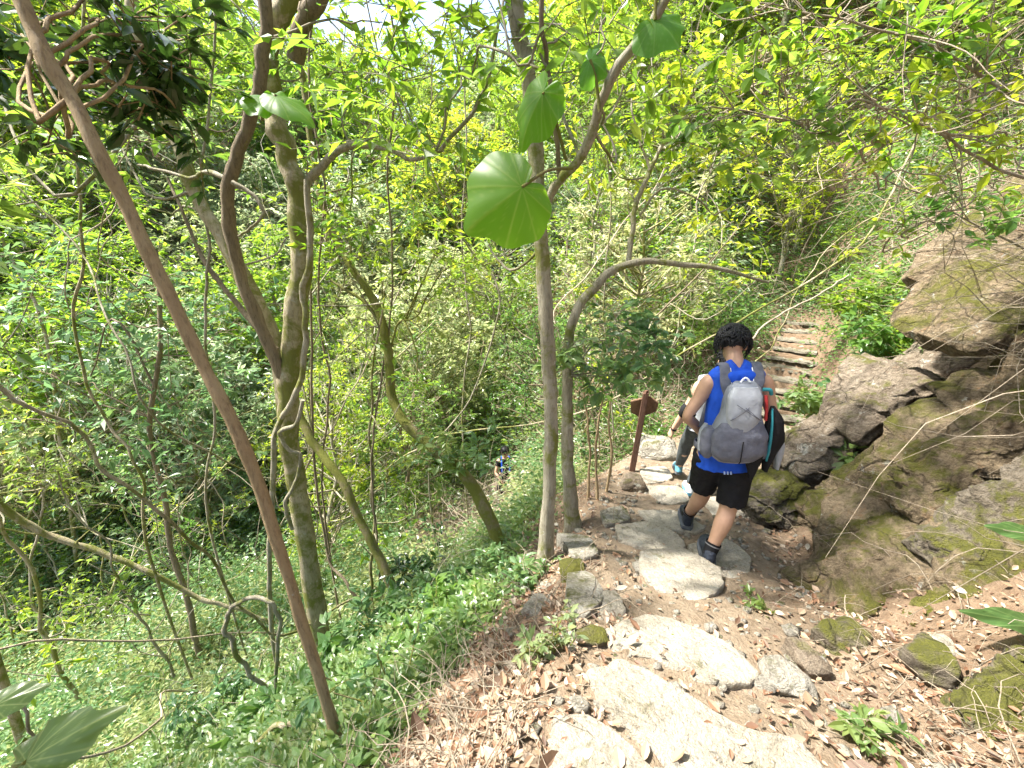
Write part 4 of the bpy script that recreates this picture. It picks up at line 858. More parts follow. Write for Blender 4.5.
# ---- second hiker, mostly hidden by the first
J2 = dict(head=W(728, 362, 3.95), neck=W(717, 376, 3.85), hf=np.array([.6, 1, -.5]), hu=np.array([.3, .3, 1.0]),
          shL=W(700, 386, 3.85), shR=W(728, 388, 3.75), elL=W(686, 410, 3.85), elR=W(742, 418, 3.75), wrL=W(673, 430, 3.95), wrR=W(745, 445, 3.9),
          hipL=W(699, 424, 3.85), hipR=W(715, 426, 3.78), knL=W(686, 444, 4.05), knR=W(702, 458, 3.85), anL=W(679, 466, 4.22), anR=W(690, 486, 3.72))
fw2 = unit(np.array([.25, 1, 0])); J2['ftL'] = fw2; J2['ftR'] = fw2; o2 = np.array([J2['anR'][0], J2['anR'][1], float(hz(J2['anR'][0], J2['anR'][1]))])
T2 = thing("person", o2, "hiker in dark leggings half hidden beyond the blue-topped hiker, one arm reaching left", "person")
f2 = person(J2, T2, o2, SKIN2, fw2, .9); hair(f2, T2, o2, 8, 260, .06, 1.05)
P_ = [rings([f2['hipc'] - [0, 0, .07], f2['hipc'], f2['hipc'] + [0, 0, .10]], f2['X'], f2['Y'], [.13, .155, .14], [.10, .115, .10], 20)]
for s in 'LR': a, b, c = J2['hip' + s], J2['kn' + s], J2['an' + s]; P_.append(limbtube([a, a * .5 + b * .5, b, b * .65 + c * .35 - fw2 * .012, c + [0, 0, .02]], [.098, .086, .068, .064, .044]))
blob("leggings", P_, LEGG, T2, o2, .009, 2)
ts = np.linspace(.08, .93, 16); C = np.stack([np.interp(ts, f2['t'], f2['sp'][:, k]) for k in range(3)], 1); rx, ry = lerp(tab if False else [(.05, .17, .13), (.42, .15, .115), (.8, .165, .12), (.94, .11, .08)], ts); rings(C, f2['X'], f2['Y'], rx, ry, 26, 2.3, cap=False).build("shirt", GREYL, T2, origin=o2)
shoe(T2, o2, J2['anL'], fw2, .1, TEALS, SOLE, .92); shoe(T2, o2, J2['anR'], fw2, .1, WHITES, TEALS, .92)
e, w_ = J2['elL'], J2['wrL']; MB().tube(spline([e * .8 + J2['shL'] * .2, e, e * .75 + w_ * .25], 5), [.048, .052, .054, .056, .057, .057, .056, .054, .052, .048, .045], 14).build("elbow_sleeve", BLACKC, T2, origin=o2)
d = unit(w_ - e); MB().tube([w_ - d * .03, w_ - d * .01], [.031, .031], 14, False).build("watch", BLACKC, T2, origin=o2)

# ---- third hiker far below, seated on the lower bank
zg = float(hz(-.16, 9.35)) + .15; q = lambda x, y, z: np.array([-.16 + x, 9.35 + y, zg + z])
J3 = dict(head=q(-.02, -.12, 1.45), neck=q(0, -.04, 1.25), hf=np.array([-.35, -1, -.4]), hu=np.array([0, -.2, 1.0]), shL=q(.17, -.02, 1.16), shR=q(-.17, -.06, 1.16), elL=q(.24, -.12, .88), elR=q(-.24, -.16, .88),
          wrL=q(.06, -.36, .78), wrR=q(-.12, -.38, .80), hipL=q(.09, .06, .72), hipR=q(-.09, .04, .72), knL=q(.14, -.30, .50), knR=q(-.13, -.30, .48), anL=q(.13, -.20, .1), anR=q(-.14, -.16, .1))
f3 = unit(np.array([-.2, -1, 0])); J3['ftL'] = f3; J3['ftR'] = f3; o3 = q(0, 0, 0)
T3 = thing("person", o3, "distant hiker in black with blue chest straps, among trees left of the central trunk", "person")
fr3 = person(J3, T3, o3, SKIN2, f3, .95, voxel=.012); hair(fr3, T3, o3, 9, 200, .05, 1.04)
C = fr3['sp'][3:]; rings(C, fr3['X'], fr3['Y'], fr3['rx'][3:] + .018, fr3['ry'][3:] + .016, 22, 2.3, cap=False).build("shirt", BLACKC, T3, origin=o3)
for k in (-1, 1): MB().tube(spline([fr3['neck'] + fr3['X'] * k * .09 - fr3['Y'] * .05, fr3['neck'] + fr3['X'] * k * .10 + fr3['Y'] * .08 - [0, 0, .06], fr3['neck'] + fr3['X'] * k * .09 + fr3['Y'] * .15 - [0, 0, .30]], 5), .024, 8).build("shoulder_strap", BLUE, T3, origin=o3)
for s in 'LR': a, b, c = J3['hip' + s], J3['kn' + s], J3['an' + s]; limbtube([a, a * .5 + b * .5, b, (b + c) / 2, c], [.115, .095, .078, .07, .05]).build("trouser_leg", BLACKC, T3, origin=o3); shoe(T3, o3, c, f3, 0, NAVY, SOLE); limbtube([J3['sh' + s], J3['sh' + s] * .6 + J3['el' + s] * .4], [.068, .058]).build("sleeve", BLACKC, T3, origin=o3)
rock("stone", q(0, .12, .3), (.42, .34, .34), (0, 0, 20), 71, ROCK2, "grey rock the distant hiker is resting against", "stone", None, 4, 8, .07)

# ---- wooden sign
gb = hit(632, 471); gb = np.array([gb[0], gb[1], gb[2]]); S_ = thing("wooden_sign", gb, "small reddish-brown wooden signpost with a pointed board at the left rim of the path", "sign")
tp = W(646, 393, gb[1] - .05); dv = unit(tp - gb); Xs = unit(np.array([1, -.35, .15])); Ys = unit(np.cross(dv, Xs))
rings([gb - dv * .15, gb + dv * .3, tp + dv * .0], Xs, Ys, [.034, .034, .032], [.028, .028, .026], 16, 8).build("post", WOODR, S_, smooth=False, origin=gb)
bc_ = gb + dv * (np.linalg.norm(tp - gb) * .80); Xb = unit(np.array([.80, -.35, .48])); Zb = unit(np.cross(Xb, [0, 1.0, .15])); Zb = Zb * np.sign(Zb[2]); Nb = np.cross(Xb, Zb)
out2 = [(-.15, -.02), (-.10, -.13), (.10, -.12), (.17, -.02), (.12, .10), (-.09, .12)]; th_ = .028; bmm = bmesh.new()
vs_ = [bmm.verts.new(bc_ - gb + Xb * x + Zb * z - Nb * (.045)) for x, z in out2]; f_ = bmm.faces.new(vs_); r_ = bmesh.ops.extrude_face_region(bmm, geom=[f_]); bmesh.ops.translate(bmm, vec=Vector(-Nb * th_), verts=[v for v in r_['geom'] if isinstance(v, bmesh.types.BMVert)])
bmesh.ops.recalc_face_normals(bmm, faces=bmm.faces[:]); bmesh.ops.bevel(bmm, geom=bmm.edges[:], offset=.005, segments=2, affect='EDGES'); me = bpy.data.meshes.new("board"); bmm.to_mesh(me); bmm.free(); me.materials.append(WOODB); link(bpy.data.objects.new("board", me), S_)
P = [gb + dv * np.linalg.norm(tp - gb) * k for k in (.97, 1.03)]; rings(P, Xs, Ys, [.036, .02], [.03, .02], 4, 2).build("cap", WOODR, S_, smooth=False, origin=gb)

# ------------------------------------------------------------------ forest behind: prototypes, then copies
def proto(seed, Ht, Rc, leafm, barkm, L, ntw, nl, nsp, low=.25, name="tree"):
    global RNG
    old = RNG; RNG = np.random.default_rng(seed)
    root = bpy.data.objects.new(name, None); org = np.zeros(3)
    P = [np.array([0, 0, -.4])]; lean = RNG.normal(size=2) * .12
    for k in range(6): P.append(np.array([lean[0] * k * Ht / 6, lean[1] * k * Ht / 6, (k + 1) * Ht * .8 / 6]) + np.r_[RNG.normal(size=2) * .12, 0] * Ht * .12)
    Q = spline(P, 4); m = MB(); m.tube(Q, np.linspace(Ht * .014, Ht * .004, len(Q)), 7, True, 0, .1); trunk = m.build("trunk", barkm, None, link_it=False)
    C = []
    while len(C) < nsp:
        v = RNG.uniform(-1, 1, 3)
        if .12 < (v ** 2).sum() < 1 + .25 * RNG.normal(): C.append([lean[0] * Ht * .6 + v[0] * Rc, lean[1] * Ht * .6 + v[1] * Rc, Ht * ((1 + low) / 2 + v[2] * (1 - low) / 2)])
    C = np.array(C); tw, lf = MB(), MB(); sprays(tw, lf, C, Rc * .26, ntw, nl, L, .45, (0, 1), twr=.008)
    for c in C:
        z = c[2] - Rc * .5; a = Q[np.argmin(np.abs(Q[:, 2] - max(.3 * Ht * low + .5, z)))]; Ld = np.linalg.norm(c - a)
        tw.tube(spline([a, (a + c) / 2 + RNG.normal(size=3) * Ld * .08 - [0, 0, Ld * .06], c], 3), np.linspace(.010 + .009 * Ld, .008, 7), 4, False)
    kids = [trunk, tw.build("twigs", barkm, None, link_it=False), lf.build("crown", leafm, None, smooth=False, link_it=False)]
    RNG = old; return root, kids
def plant(pr, loc, rz, s, label, cat, group, name=None):
    root, kids = pr; r = root.copy(); r.location = loc; r.rotation_euler = (0, 0, rz); r.scale = (s,) * 3; COL.objects.link(r); tag(r, label, cat, group)
    for k in kids: c = k.copy(); COL.objects.link(c); c.parent = r
    return r
PB = [proto(101, 8, 2.6, L_BRIGHT, B_GREY, .17, 9, 11, 110), proto(102, 7, 2.4, L_MID, B_DARK, .15, 9, 11, 100), proto(103, 9, 2.8, L_BRIGHT, B_GREY, .2, 8, 11, 110), proto(104, 6, 2.2, L_PALE, B_PALE, .15, 9, 11, 90, .15)]
FAR_LAB = ["yellow-green leafy tree of the forest on the far hillside", "mid green bushy tree of the forest on the far hillside", "tall bright broadleaf tree of the forest on the far hillside", "pale sunlit low tree of the forest on the far hillside"]
nfar = 0; placed = []
for _ in range(6000):
    x, y = RNG.uniform(-30, 26), RNG.uniform(9, 42); z = float(hz(x, y)); r_ = math.hypot(x, y)
    if abs(math.atan2(x, y)) > R(60) or r_ < 11.5 or nfar >= 105: continue
    if abs(x - .2) < 2.5 and y < 13.5: continue
    if pdist(x, y) < 1.5: continue
    az = math.degrees(math.atan2(x, y))
    if -17 < az < -4 and r_ > 17 and RNG.random() < .35: continue         # the open gap in the valley
    if any((x - a) ** 2 + (y - b) ** 2 < (2.0 + r_ * .035) ** 2 for a, b in placed): continue
    placed.append((x, y)); k = RNG.choice(4, p=[.15, .3, .15, .4] if -15 < x < 3 and y < 22 else [.35, .2, .3, .15]); nfar += 1
    plant(PB[k], (x, y, z), RNG.uniform(0, 6.28), RNG.uniform(.7, 1.15) * (1 if r_ < 20 else 1.2), FAR_LAB[k], "tree", "trees of the far hillside")
# trees of the bank, right, and overhead canopy seen only at its lower fringe
PM = [proto(111, 5.2, 1.5, L_BRIGHT, B_GREY, .10, 8, 9, 60, .2), proto(112, 4.6, 1.4, L_MID, B_DARK, .095, 8, 9, 60, .15), proto(113, 5, 1.5, L_COOL, B_PALE, .11, 8, 9, 60, .1), proto(114, 3.6, 1.3, L_PALE, B_PALE, .09, 8, 9, 60, .05)]
MID = [(-3.4, 6.6, 0), (-2.6, 8.8, 1), (-7.6, 8.2, 2), (-5.2, 9.6, 0), (-3.8, 11.5, 3), (-6.4, 12.6, 0), (-1.6, 12, 3), (1.9, 11.3, 0), (2.5, 8.6, 3), (.9, 8.2, 1), (3.6, 11.5, 0), (-11, 10.5, 2),
       (6.0, 9.9, 0), (7.6, 8.0, 1), (7.3, 11.6, 0), (9.2, 9.6, 0), (8.7, 6.6, 3), (7.7, 5.0, 0), (3.1, 13.6, 1), (5.2, 13.8, 0), (-8.8, 11, 3), (10.2, 7.4, 1), (9.3, 4.6, 0), (-.4, 14, 0), (-4.6, 13.8, 1)]
ML = ["yellow-green young tree with fine leaves", "mid green young tree with thin dark stem", "blue-green young tree with drooping leaves", "pale green bushy young tree"]
def place_words(x, y):
    if x > 5.8: return "on the bank above the rocks at right"
    if x > 1.5: return "behind the signpost and the stair"
    if x > -3: return "in the hollow behind the seated hiker" if y > 10 else "in the hollow below the path"
    if x > -8: return "in the ravine behind the pale mossy tree"
    return "in the ravine at the left edge"
for x, y, k in MID:
    z = float(hz(x, y)); plant(PM[k], (x, y, z), RNG.uniform(0, 6.28), RNG.uniform(.8, 1.15) * (.8 if x > 5.8 else 1), f"{ML[k]}, {place_words(x, y)}", "tree", f"young trees {place_words(x, y)}")

# tall trees standing beside and behind the camera: only their shade reaches the photograph
PC = proto(131, 8.5, 2.9, L_MID, B_GREY, .12, 10, 10, 85, .45)
for x, y, s_ in [(-3.2, -2.2, .9), (-1.2, -3.2, .85), (-5.0, -.4, .95), (7.6, 2.6, .75)]:
    plant(PC, (x, y, float(hz(x, y))), RNG.uniform(0, 6.28), s_, "tall shade tree standing beside the camera, its crown above the photo", "tree", "shade trees beside the camera")

# thin bare saplings that draw the fine vertical lines of the wood
SAP = []
def sap_proto(seed, Ht, r):
    q = np.random.default_rng(seed); P = [np.array([0, 0, -.2])]
    d = q.normal(size=2) * .08
    for k in range(9): d = d + q.normal(size=2) * .13; P.append(P[-1] + np.array([d[0], d[1], 1]) * Ht / 9)
    m = MB(); Q = wig(spline(P, 4), .05, seed=seed); m.tube(Q, np.linspace(r, r * .35, len(Q)), 6, True, 0, .12); root = bpy.data.objects.new("sapling", None)
    bm_ = MB(); ends = []
    for k in range(9):
        a = Q[int(len(Q) * q.uniform(.25, .95))]; dd = unit(q.normal(size=3) + [0, 0, .5]); Lb = q.uniform(.3, 1.1)
        P2 = [a, a + dd * Lb * .5 + q.normal(size=3) * .08, a + dd * Lb + q.normal(size=3) * .15 + [0, 0, .1]]; bm_.tube(spline(P2, 4), np.linspace(r * .4, r * .15, 9), 5, False); ends.append(P2[-1])
    tw, lf = MB(), MB(); sprays(tw, lf, np.array(ends + [Q[-1]]), .35, 6, 7, .085)
    bm_.v += tw.v; bm_.f += [f + bm_.n for f in tw.f]; bm_.t += tw.t; bm_.n += tw.n
    return root, [m.build("trunk", [B_GREY, B_PALE, B_DARK][seed % 3], None, link_it=False), bm_.build("twigs", B_GREY, None, link_it=False), lf.build("crown", L_MID if seed % 2 else L_BRIGHT, None, smooth=False, link_it=False)]
SP_ = [sap_proto(200 + k, 4.2 + k * .4, .022 + .003 * k) for k in range(6)]
pts = []
for _ in range(3000):
    x, y = RNG.uniform(-12, 4), RNG.uniform(3.6, 13)
    if pdist(x, y) < .9 or (-.34 < x / y < .10 and y < 10.5) or abs(math.atan2(x, y)) > R(58) or len(pts) >= 44 or (x > 1 and y < 6.5): continue
    if any((x - a) ** 2 + (y - b) ** 2 < .9 for a, b in pts): continue
    pts.append((x, y)); plant(SP_[len(pts) % 6], (x, y, float(hz(x, y))), RNG.uniform(0, 6.28), RNG.uniform(.7, 1.2), "slender crooked sapling with sparse leaves on the slope below the path", "sapling", "slender saplings of the ravine")

for k in range(26):
    x, y = RNG.uniform(-7, 2.2), RNG.uniform(3.2, 8.5)
    if pdist(x, y) < .8 or -.30 < x / y < .05 and y < 6: continue
    z = float(hz(x, y)); P = [np.array([x, y, z - .1])]; d = RNG.normal(size=2) * .2
    while P[-1][2] < 3.0: d = d * .7 + RNG.normal(size=2) * .22; P.append(P[-1] + np.array([d[0], d[1], RNG.uniform(.35, .8)]))
    Q = wig(spline(P, 5), .06, seed=300 + k); ob = MB().tube(Q, np.linspace(1, .6, len(Q)) * RNG.uniform(.007, .014), 5, True, 0, .1).build("vine", [B_GREY, B_PALE, B_DRY][k % 3], origin=P[0]); ob.location = P[0]
    tag(ob, "thin crooked vine climbing out of the ravine into the canopy", "vine", "crooked vines of the ravine")

# ------------------------------------------------------------------ ground cover
def cover(name, label, n, region, L, hgt, leafm, per=9, rad=.16, tint=(0, 1), full=False, up=.9, parent=None):
    """region(x,y) -> density 0..1; clumps of leaves on short stems"""
    M_ = n * 14; r = 1.0 * np.exp(RNG.uniform(0, math.log(38), M_)); a = RNG.uniform(R(-68), R(68), M_); x, y = r * np.sin(a), r * np.cos(a)
    clump = .5 + .5 * np.clip(perlin(np.c_[x * .9, y * .9, x * 0 + len(label)]) * 2.2, -1, 1)
    keep = (RNG.random(M_) < region(x, y) * (.25 + .75 * clump)) & (y > -1); x, y = x[keep][:n], y[keep][:n]
    m = len(x); z = hz(x, y); dist = np.hypot(x, y); sc = np.clip(.55 + dist * .055, .55, 2.0)
    hh = RNG.uniform(.1, 1, m) * hgt * (.5 + clump[keep][:m]) * np.clip(sc, .6, 1.5)
    base = np.repeat(np.c_[x, y, z], per, 0); K = len(base); s = np.repeat(sc, per)
    off = RNG.normal(size=(K, 3)) * [1, 1, .5] * rad * s[:, None]; P = base + off + np.c_[np.zeros((K, 2)), np.repeat(hh, per)]
    P[:, 2] = np.maximum(P[:, 2], hz(P[:, 0], P[:, 1]) + .01)
    D = unit(off + RNG.normal(size=(K, 3)) * .12 * s[:, None] * rad * 3 + [0, 0, .02]); D[:, 2] *= .6
    Nn = unit(RNG.normal(size=(K, 3)) * .45 + [0, 0, up])
    ct = np.repeat(RNG.uniform(*tint, m), per); t = np.clip(ct * .6 + RNG.uniform(*tint, K) * .4, 0, 1)
    Ls = L * s * RNG.uniform(.6, 1.3, K); mb = MB(); leaves(mb, P, D, Nn, Ls, Ls * .5, t, full, .25)
    return tag(mb.build(name, leafm, parent, smooth=False), label, "ground cover", kind="stuff")
def far_(x, y): return sm(4.0, 6.5, np.hypot(x, y))
def left_(x, y):       # the slope left of the path
    d = pdist(x, y); return (x < 1.6) * sm(.55, 1.15, d + .25 * perlin(np.c_[x * 1.7, y * 1.7, x * 0]))
def clear_(x, y):
    rt = x / np.maximum(y, .1) + .03 * perlin(np.c_[x * 1.3, y * 1.3, x * 0]); return 1 - .96 * ((rt > -.33) & (rt < .045) & (y > 4.6) & (y < 9.9))
def right_(x, y): return (x > 2.5 + .0 * y) * sm(1.4, 2.6, pdist(x, y)) * (y > .5) * 1.0
cover("undergrowth", "dense green seedlings and weeds covering the slope left of the path", 9000, lambda x, y: left_(x, y) * clear_(x, y) * (1 - far_(x, y)) * (x > -4) * (1.0), .085, .24, L_COOL, 9, .11, full=True)
cover("undergrowth", "yellow-green weeds mixed into the seedlings left of the path", 3000, lambda x, y: left_(x, y) * clear_(x, y) * (1 - far_(x, y)), .055, .2, L_PALE, 8, .12)
cover("ravine_foliage", "pale sunlit creepers covering the floor of the ravine", 22000, lambda x, y: far_(x, y) * (x < 1.4) * (y < 17) * (pdist(x, y) > .8) * clear_(x, y), .085, .55, L_PALE, 10, .22)
cover("ravine_foliage", "cool green shrub layer in the ravine", 6000, lambda x, y: far_(x, y) * (x < .8) * (y < 17) * (pdist(x, y) > .8) * clear_(x, y), .09, .9, L_COOL, 10, .25)
cover("hillside_foliage", "bright green foliage clothing the far hillside", 9000, lambda x, y: 1.0 * (y > 8) * (pdist(x, y) > .7) * clear_(x, y) * sm(8, 11, np.hypot(x, y)), .11, 1.1, L_BRIGHT, 10, .3)
cover("hillside_foliage", "pale grey-green foliage mixed into the far hillside", 7000, lambda x, y: 1.0 * (y > 8) * (pdist(x, y) > .7) * clear_(x, y) * sm(8, 11, np.hypot(x, y)), .10, 1.3, L_PALE, 10, .3)
cover("hillside_foliage", "greyer green foliage on the slope behind the signpost", 7000, lambda x, y: (x > 1.2) * (y > 5.7) * (y < 13) * (pdist(x, y) > .0), .06, .4, L_MID, 10, .15)
cover("bank_foliage", "leafy weeds on the bank above the rocks", 13000, lambda x, y: right_(x, y), .065, .4, L_BRIGHT, 8, .14)
cover("bank_foliage", "cool green leaves on the bank beside the stair", 8000, lambda x, y: (x > 2.9) * (y > 4.9) * ((pdist(x, y) > -.04) | (y > 8.3)) * (pdist(x, y) < 3.5), .06, .25, L_COOL, 8, .12)

# dead leaves
def litter(n, region, L, label, tint=(0, 1)):
    r = .7 * np.exp(RNG.uniform(0, math.log(16), n * 5)); a = RNG.uniform(R(-72), R(72), n * 5); x, y = r * np.sin(a), r * np.cos(a)
    k = RNG.random(n * 5) < region(x, y); x, y = x[k][:n], y[k][:n]; m = len(x); z = hz(x, y) + RNG.uniform(.004, .03, m)
    D = unit(RNG.normal(size=(m, 3)) * [1, 1, .25]); Nn = unit(RNG.normal(size=(m, 3)) * .35 + [0, 0, 1.0]); Ls = L * RNG.uniform(.3, 1.2, m) * np.where(RNG.random(m) < .12, 1.8, 1)
    mb = MB(); leaves(mb, np.c_[x, y, z], D, Nn, Ls, Ls * RNG.uniform(.35, .6, m), RNG.uniform(*tint, m), True, RNG.uniform(-.3, .35))
    return tag(mb.build("leaf_litter", L_DRY, smooth=False), label, "leaf litter", kind="stuff")
def pth(x, y): d = pdist(x, y); return np.where(d < -.25, .07, np.where(d < .1, .3, 1.0)) * sm(2.0, .6, d) 
litter(15000, lambda x, y: pth(x, y) * (y < 7), .034, "brown and pinkish dead leaves drifted along both sides of the path")
litter(500, lambda x, y: (pdist(x, y) > -.2) * sm(1.5, .4, pdist(x, y)) * (y < 4), .065, "larger curled dead leaves on top of the litter")
litter(8000, lambda x, y: sm(.2, .5, pdist(x, y)) * (x < 2) * .7, .045, "brown dead leaves under the weeds of the slope", (0, .75))
# straw, dead twigs
def straw(n, region, Lr, rr, label, name, mat=B_DRY, up=.25, h=.03, bend=.25, dirb=(0, 0, 0)):
    M_ = n * 14; r = .8 * np.exp(RNG.uniform(0, math.log(14), M_)); a = RNG.uniform(R(-70), R(72), M_); x, y = r * np.sin(a), r * np.cos(a)
    k = RNG.random(M_) < region(x, y); x, y = x[k][:n], y[k][:n]; m = len(x); A_ = np.c_[x, y, hz(x, y) + RNG.uniform(0, h, m)]
    D = unit(RNG.normal(size=(m, 3)) * [1, 1, up] + np.array(dirb)); B_ = A_ + D * RNG.uniform(*Lr, (m, 1)); B_[:, 2] = np.maximum(B_[:, 2], hz(B_[:, 0], B_[:, 1]) + .01)
    mb = MB(); twigs(mb, A_, B_, RNG.uniform(*rr, m), .12, bend * 1.8, 6, .018); return tag(mb.build(name, mat), label, "dry twigs", kind="stuff")
straw(1500, lambda x, y: sm(-.1, .3, pdist(x, y)) * sm(2.2, .8, pdist(x, y)) * (y < 5), (.1, .5), (.0012, .004), "dead stalks and straw lying on the slope left of the path and beside the slabs", "dead_stalks")
straw(6500, lambda x, y: right_(x, y) * 1.0, (.4, 1.9), (.002, .006), "tangle of bare dry twigs and brambles hanging over the rocks on the right bank", "brambles", up=.5, h=.7, bend=.3, dirb=(-.5, -.1, .05))
straw(1600, lambda x, y: (x > -1.5) * (y > 6) * ((pdist(x, y) > .4) | (y > 8.4)), (.4, 1.5), (.003, .008), "bare dry twigs on the slope behind the signpost", "brambles", up=.9, h=.5, bend=.25)
straw(1000, lambda x, y: left_(x, y) * (np.hypot(x, y) > 3.2), (.3, 1.2), (.002, .006), "thin bare twigs standing among the weeds of the ravine", "dry_twigs", B_GREY, up=1.2, h=.3, bend=.2)

straw(3500, lambda x, y: right_(x, y), (.2, .6), (.0012, .003), "dead grass hanging from the right bank", "dead_grass", B_DRY, up=.3, h=.12, bend=.3, dirb=(-.6, -.2, -.1))
# bushes one can point to
def shrub(px, py, h_, w_, leafm, L, label, n=12, group=None, bark=B_MOSS, y=None, **k):
    g = hit(px, py) if y is None else np.array([W(px, py, y)[0], y, float(hz(W(px, py, y)[0], y))]); t = thing("shrub", g, label, "shrub", group)
    C = g + np.c_[RNG.normal(size=(n, 2)) * w_ * .38, RNG.uniform(.25, 1, n) * h_]
    m = MB()
    for c in C: m.tube(spline([g + [0, 0, -.05], (g * .6 + c * .4) + [0, 0, h_ * .1], c], 4), np.linspace(.008, .003, 9), 5, False)
    tw, lf = MB(), MB(); sprays(tw, lf, C, w_ * .35, L=L, **k); m.build("stems", bark, t, origin=g); tw.build("twigs", bark, t, origin=g); lf.build("foliage", leafm, t, smooth=False, origin=g)
shrub(420, 640, .35, .5, L_COOL, .075, "leafy green bush below the curved mossy tree", 12, ntw=6, nl=7, full=True)
shrub(470, 600, .3, .4, L_COOL, .08, "green bush between the curved mossy tree and the path", 10, ntw=6, nl=7, full=True)
shrub(520, 590, .3, .3, L_COOL, .06, "small green bush at the foot of the central trunk", 10, ntw=6, nl=7, full=True)
shrub(230, 740, .4, .5, L_COOL, .07, "green bush at the foot of the leaning trunk", 12, ntw=6, nl=7, full=True)
shrub(400, 720, .25, .4, L_COOL, .06, "low weeds on the brown slope below the path", 8, ntw=5, nl=6, full=True)
shrub(130, 745, .4, .6, L_MID, .07, "light green bush in the bottom left", 12, ntw=6, nl=7, full=True)
shrub(660, 640, .02, .1, L_BRIGHT, .02, "tiny sprout between the oval flagstone and the whitish slab", 2, ntw=3, nl=4)
shrub(880, 745, .08, .16, L_COOL, .05, "small bright weed in the leaf litter at lower right", 6, ntw=5, nl=6, full=True)
shrub(762, 610, .06, .12, L_COOL, .04, "small weed on the path below the orange-stained boulder", 4, ntw=5, nl=6, full=True)
shrub(548, 660, .1, .25, L_PALE, .04, "yellowish weeds on the left rim of the path", 7, ntw=5, nl=6, full=True)
shrub(822, 425, .55, .5, L_COOL, .13, "blue-green long-leaved bush beside the lower stair", 12, ntw=6, nl=7, full=True, y=4.9)
shrub(850, 350, .8, .7, L_MID, .12, "bush overhanging the right side of the upper stair", 12, ntw=6, nl=7, full=True, y=6.3)
shrub(690, 330, 1.0, 1.3, L_MID, .10, "leafy bush on the slope behind the hiker's head", 16, ntw=7, nl=8, y=8.0)
shrub(650, 400, .5, .8, L_MID, .08, "green bush right behind the wooden sign", 14, ntw=7, nl=8, y=6.4)
shrub(610, 350, .9, 1.2, L_DARK, .09, "dark leaved bush in the gully left of the sign", 16, ntw=7, nl=8, y=7.0)
shrub(930, 270, .3, .4, L_COOL, .14, "long-leaved plant on top of the overhanging ledge at the right", 6, ntw=5, nl=6, full=True, y=3.4)
shrub(835, 500, .12, .14, L_COOL, .06, "little fern rooted under the brown boulder", 5, ntw=5, nl=6, full=True, y=3.0)

shrub(835, 300, .9, 1.2, L_BRIGHT, .09, "bright bush closing off the top of the stair", 16, ntw=7, nl=8, y=8.9)
shrub(790, 290, .8, 1.0, L_MID, .09, "mid green bush left of the top of the stair", 14, ntw=7, nl=8, y=9.2)
for k, (px, py, hh, ww, lm, L_) in enumerate([(60, 560, .9, 1.2, L_COOL, .14), (140, 600, .7, 1.1, L_PALE, .12), (30, 640, .8, 1.0, L_MID, .13), (240, 600, .8, .9, L_COOL, .12), (180, 660, .5, .8, L_DARK, .10), (90, 690, .5, .8, L_PALE, .11),
    (310, 700, .3, .5, L_MID, .09), (370, 660, .35, .5, L_COOL, .09), (450, 640, .25, .4, L_MID, .075), (340, 610, .6, .9, L_COOL, .11), (270, 560, .9, 1.2, L_PALE, .12), (430, 590, .4, .6, L_DARK, .09), (20, 520, 1.1, 1.5, L_DARK, .14), (160, 540, 1.1, 1.4, L_MID, .13)]):
    shrub(px, py, hh, ww, lm, L_, "leafy bush among the weeds of the slope below the path at lower left", 12, "bushes on the slope at lower left", ntw=7, nl=7, full=True)
for k, (px, py, y_, lm) in enumerate([(930, 250, 4.9, L_MID), (940, 215, 4.9, L_BRIGHT), (895, 318, 4.6, L_COOL), (980, 185, 4.6, L_MID), (880, 225, 6.6, L_BRIGHT), (1010, 150, 4.8, L_BRIGHT), (940, 160, 5.6, L_MID)]):
    shrub(px, py, .55, .75 if k else .6, lm, .10, "leafy bush rooted on the steep bank above the rocks", 13, "bushes on the bank above the rocks", ntw=7, nl=7, full=True, y=y_)
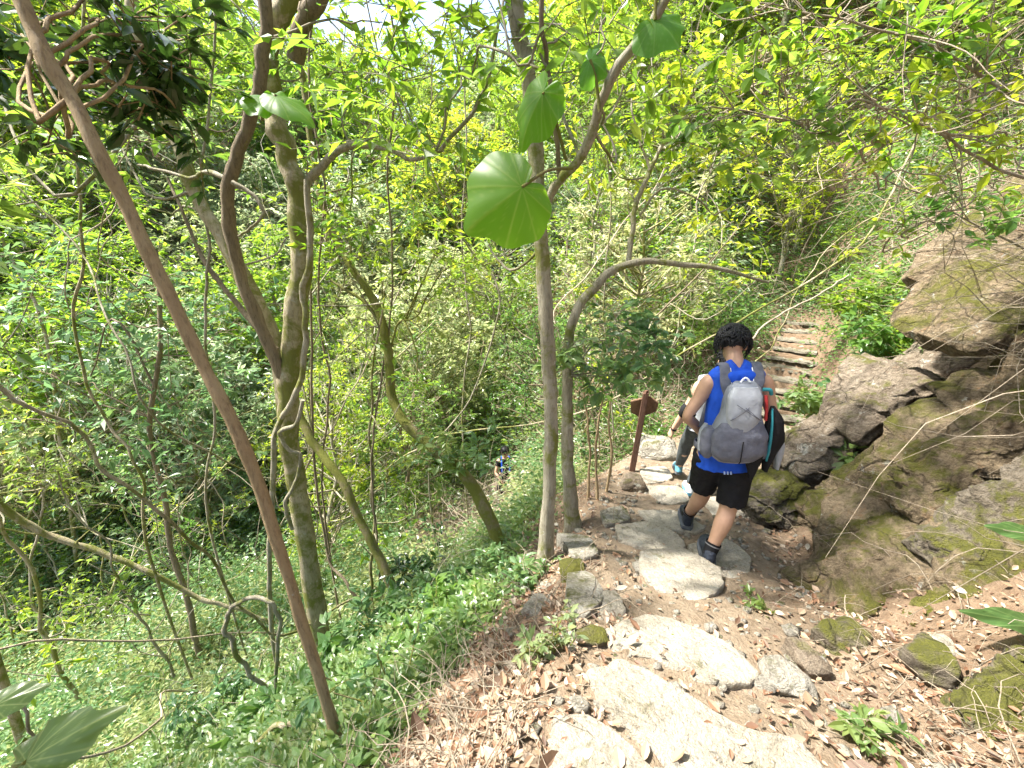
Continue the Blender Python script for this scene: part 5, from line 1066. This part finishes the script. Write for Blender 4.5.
# spray of drooping leaves over the path, top right
def bough(pts, y, dy, r0, leafs, label, leafm, L, R_=.2, **k):
    P = pxline(pts, y0=y, dy=dy); gx_, gy_ = P[0, 0] + 1.3, P[0, 1] + .3
    P = np.r_[[[gx_, gy_, float(hz(gx_, gy_)) - .05]], P]; t = thing("bush", P[0], label, "bush", "twiggy bushes leaning over the path from the bank")
    Q = limb(t, "trunk", P, r0, r0 * .3, B_DRY, P[0], 7, 6, .03, int(pts[0][0])); m = MB()
    for _ in range(16):
        a = Q[RNG.integers(len(Q) // 3, len(Q))]; d = unit(RNG.normal(size=3) + [-.5, 0, .1]) * RNG.uniform(.3, .9); m.tube(wig(spline([a, a + d * .5 + RNG.normal(size=3) * .06, a + d], 4), .03, seed=_), np.linspace(r0 * .35, r0 * .12, 9), 5, False)
    m.build("branches", B_DRY, t, origin=P[0])
    crown(t, P[0], [W(*q, y + dy * .6) for q in leafs], R_, leafm, B_DRY, anchor=Q[6:], ntw=6, nl=6, L=L, full=True, **k)
bough([(1130, 210), (1060, 190), (990, 165), (930, 130), (860, 100), (800, 120), (740, 110), (705, 108)], 2.6, .3, .014, [(800, 125), (830, 145), (720, 140), (745, 160), (860, 110), (790, 90), (700, 115), (840, 80)], "twiggy bush with drooping leaves reaching left above the stair", L_MID, .085, .2)
bough([(1140, 160), (1060, 130), (960, 60), (880, 30), (800, 10), (740, 0)], 2.5, .2, .013, [(980, 70), (940, 40), (900, 60), (850, 20), (1000, 30), (800, 30), (760, 15), (1010, 100)], "twiggy bush with yellow-green leaves in the top right corner", L_BRIGHT, .085, .24)
bough([(1120, 320), (1040, 260), (960, 215), (900, 185), (850, 180), (800, 200)], 2.9, .5, .011, [(960, 160), (1000, 130), (990, 200), (900, 230), (850, 255), (870, 150)], "twiggy bush reaching left over the overhanging ledge", L_BRIGHT, .08, .2)


bough([(1150, 60), (1060, 70), (970, 100), (900, 130), (860, 150)], 2.4, .3, .012, [(930, 100), (980, 120), (1010, 150), (900, 140), (950, 180), (880, 120), (1020, 60)], "twiggy bush arching over the rocks with yellow-green leaves, below the corner one", L_BRIGHT, .09, .22)
bough([(1150, 240), (1080, 190), (1010, 170), (950, 190), (900, 235)], 2.7, .4, .012, [(960, 200), (1000, 180), (930, 225), (1015, 215), (985, 235)], "twiggy bush with cool green leaves low over the overhanging ledge", L_MID, .08, .2)
bough([(1100, -40), (1000, -20), (900, -10), (820, 40), (780, 80)], 2.6, .5, .013, [(830, 60), (790, 80), (870, 40), (760, 60), (900, 20), (820, 100), (700, 60), (940, 20)], "twiggy bush reaching in from above the upper right of the photo", L_BRIGHT, .09, .25)
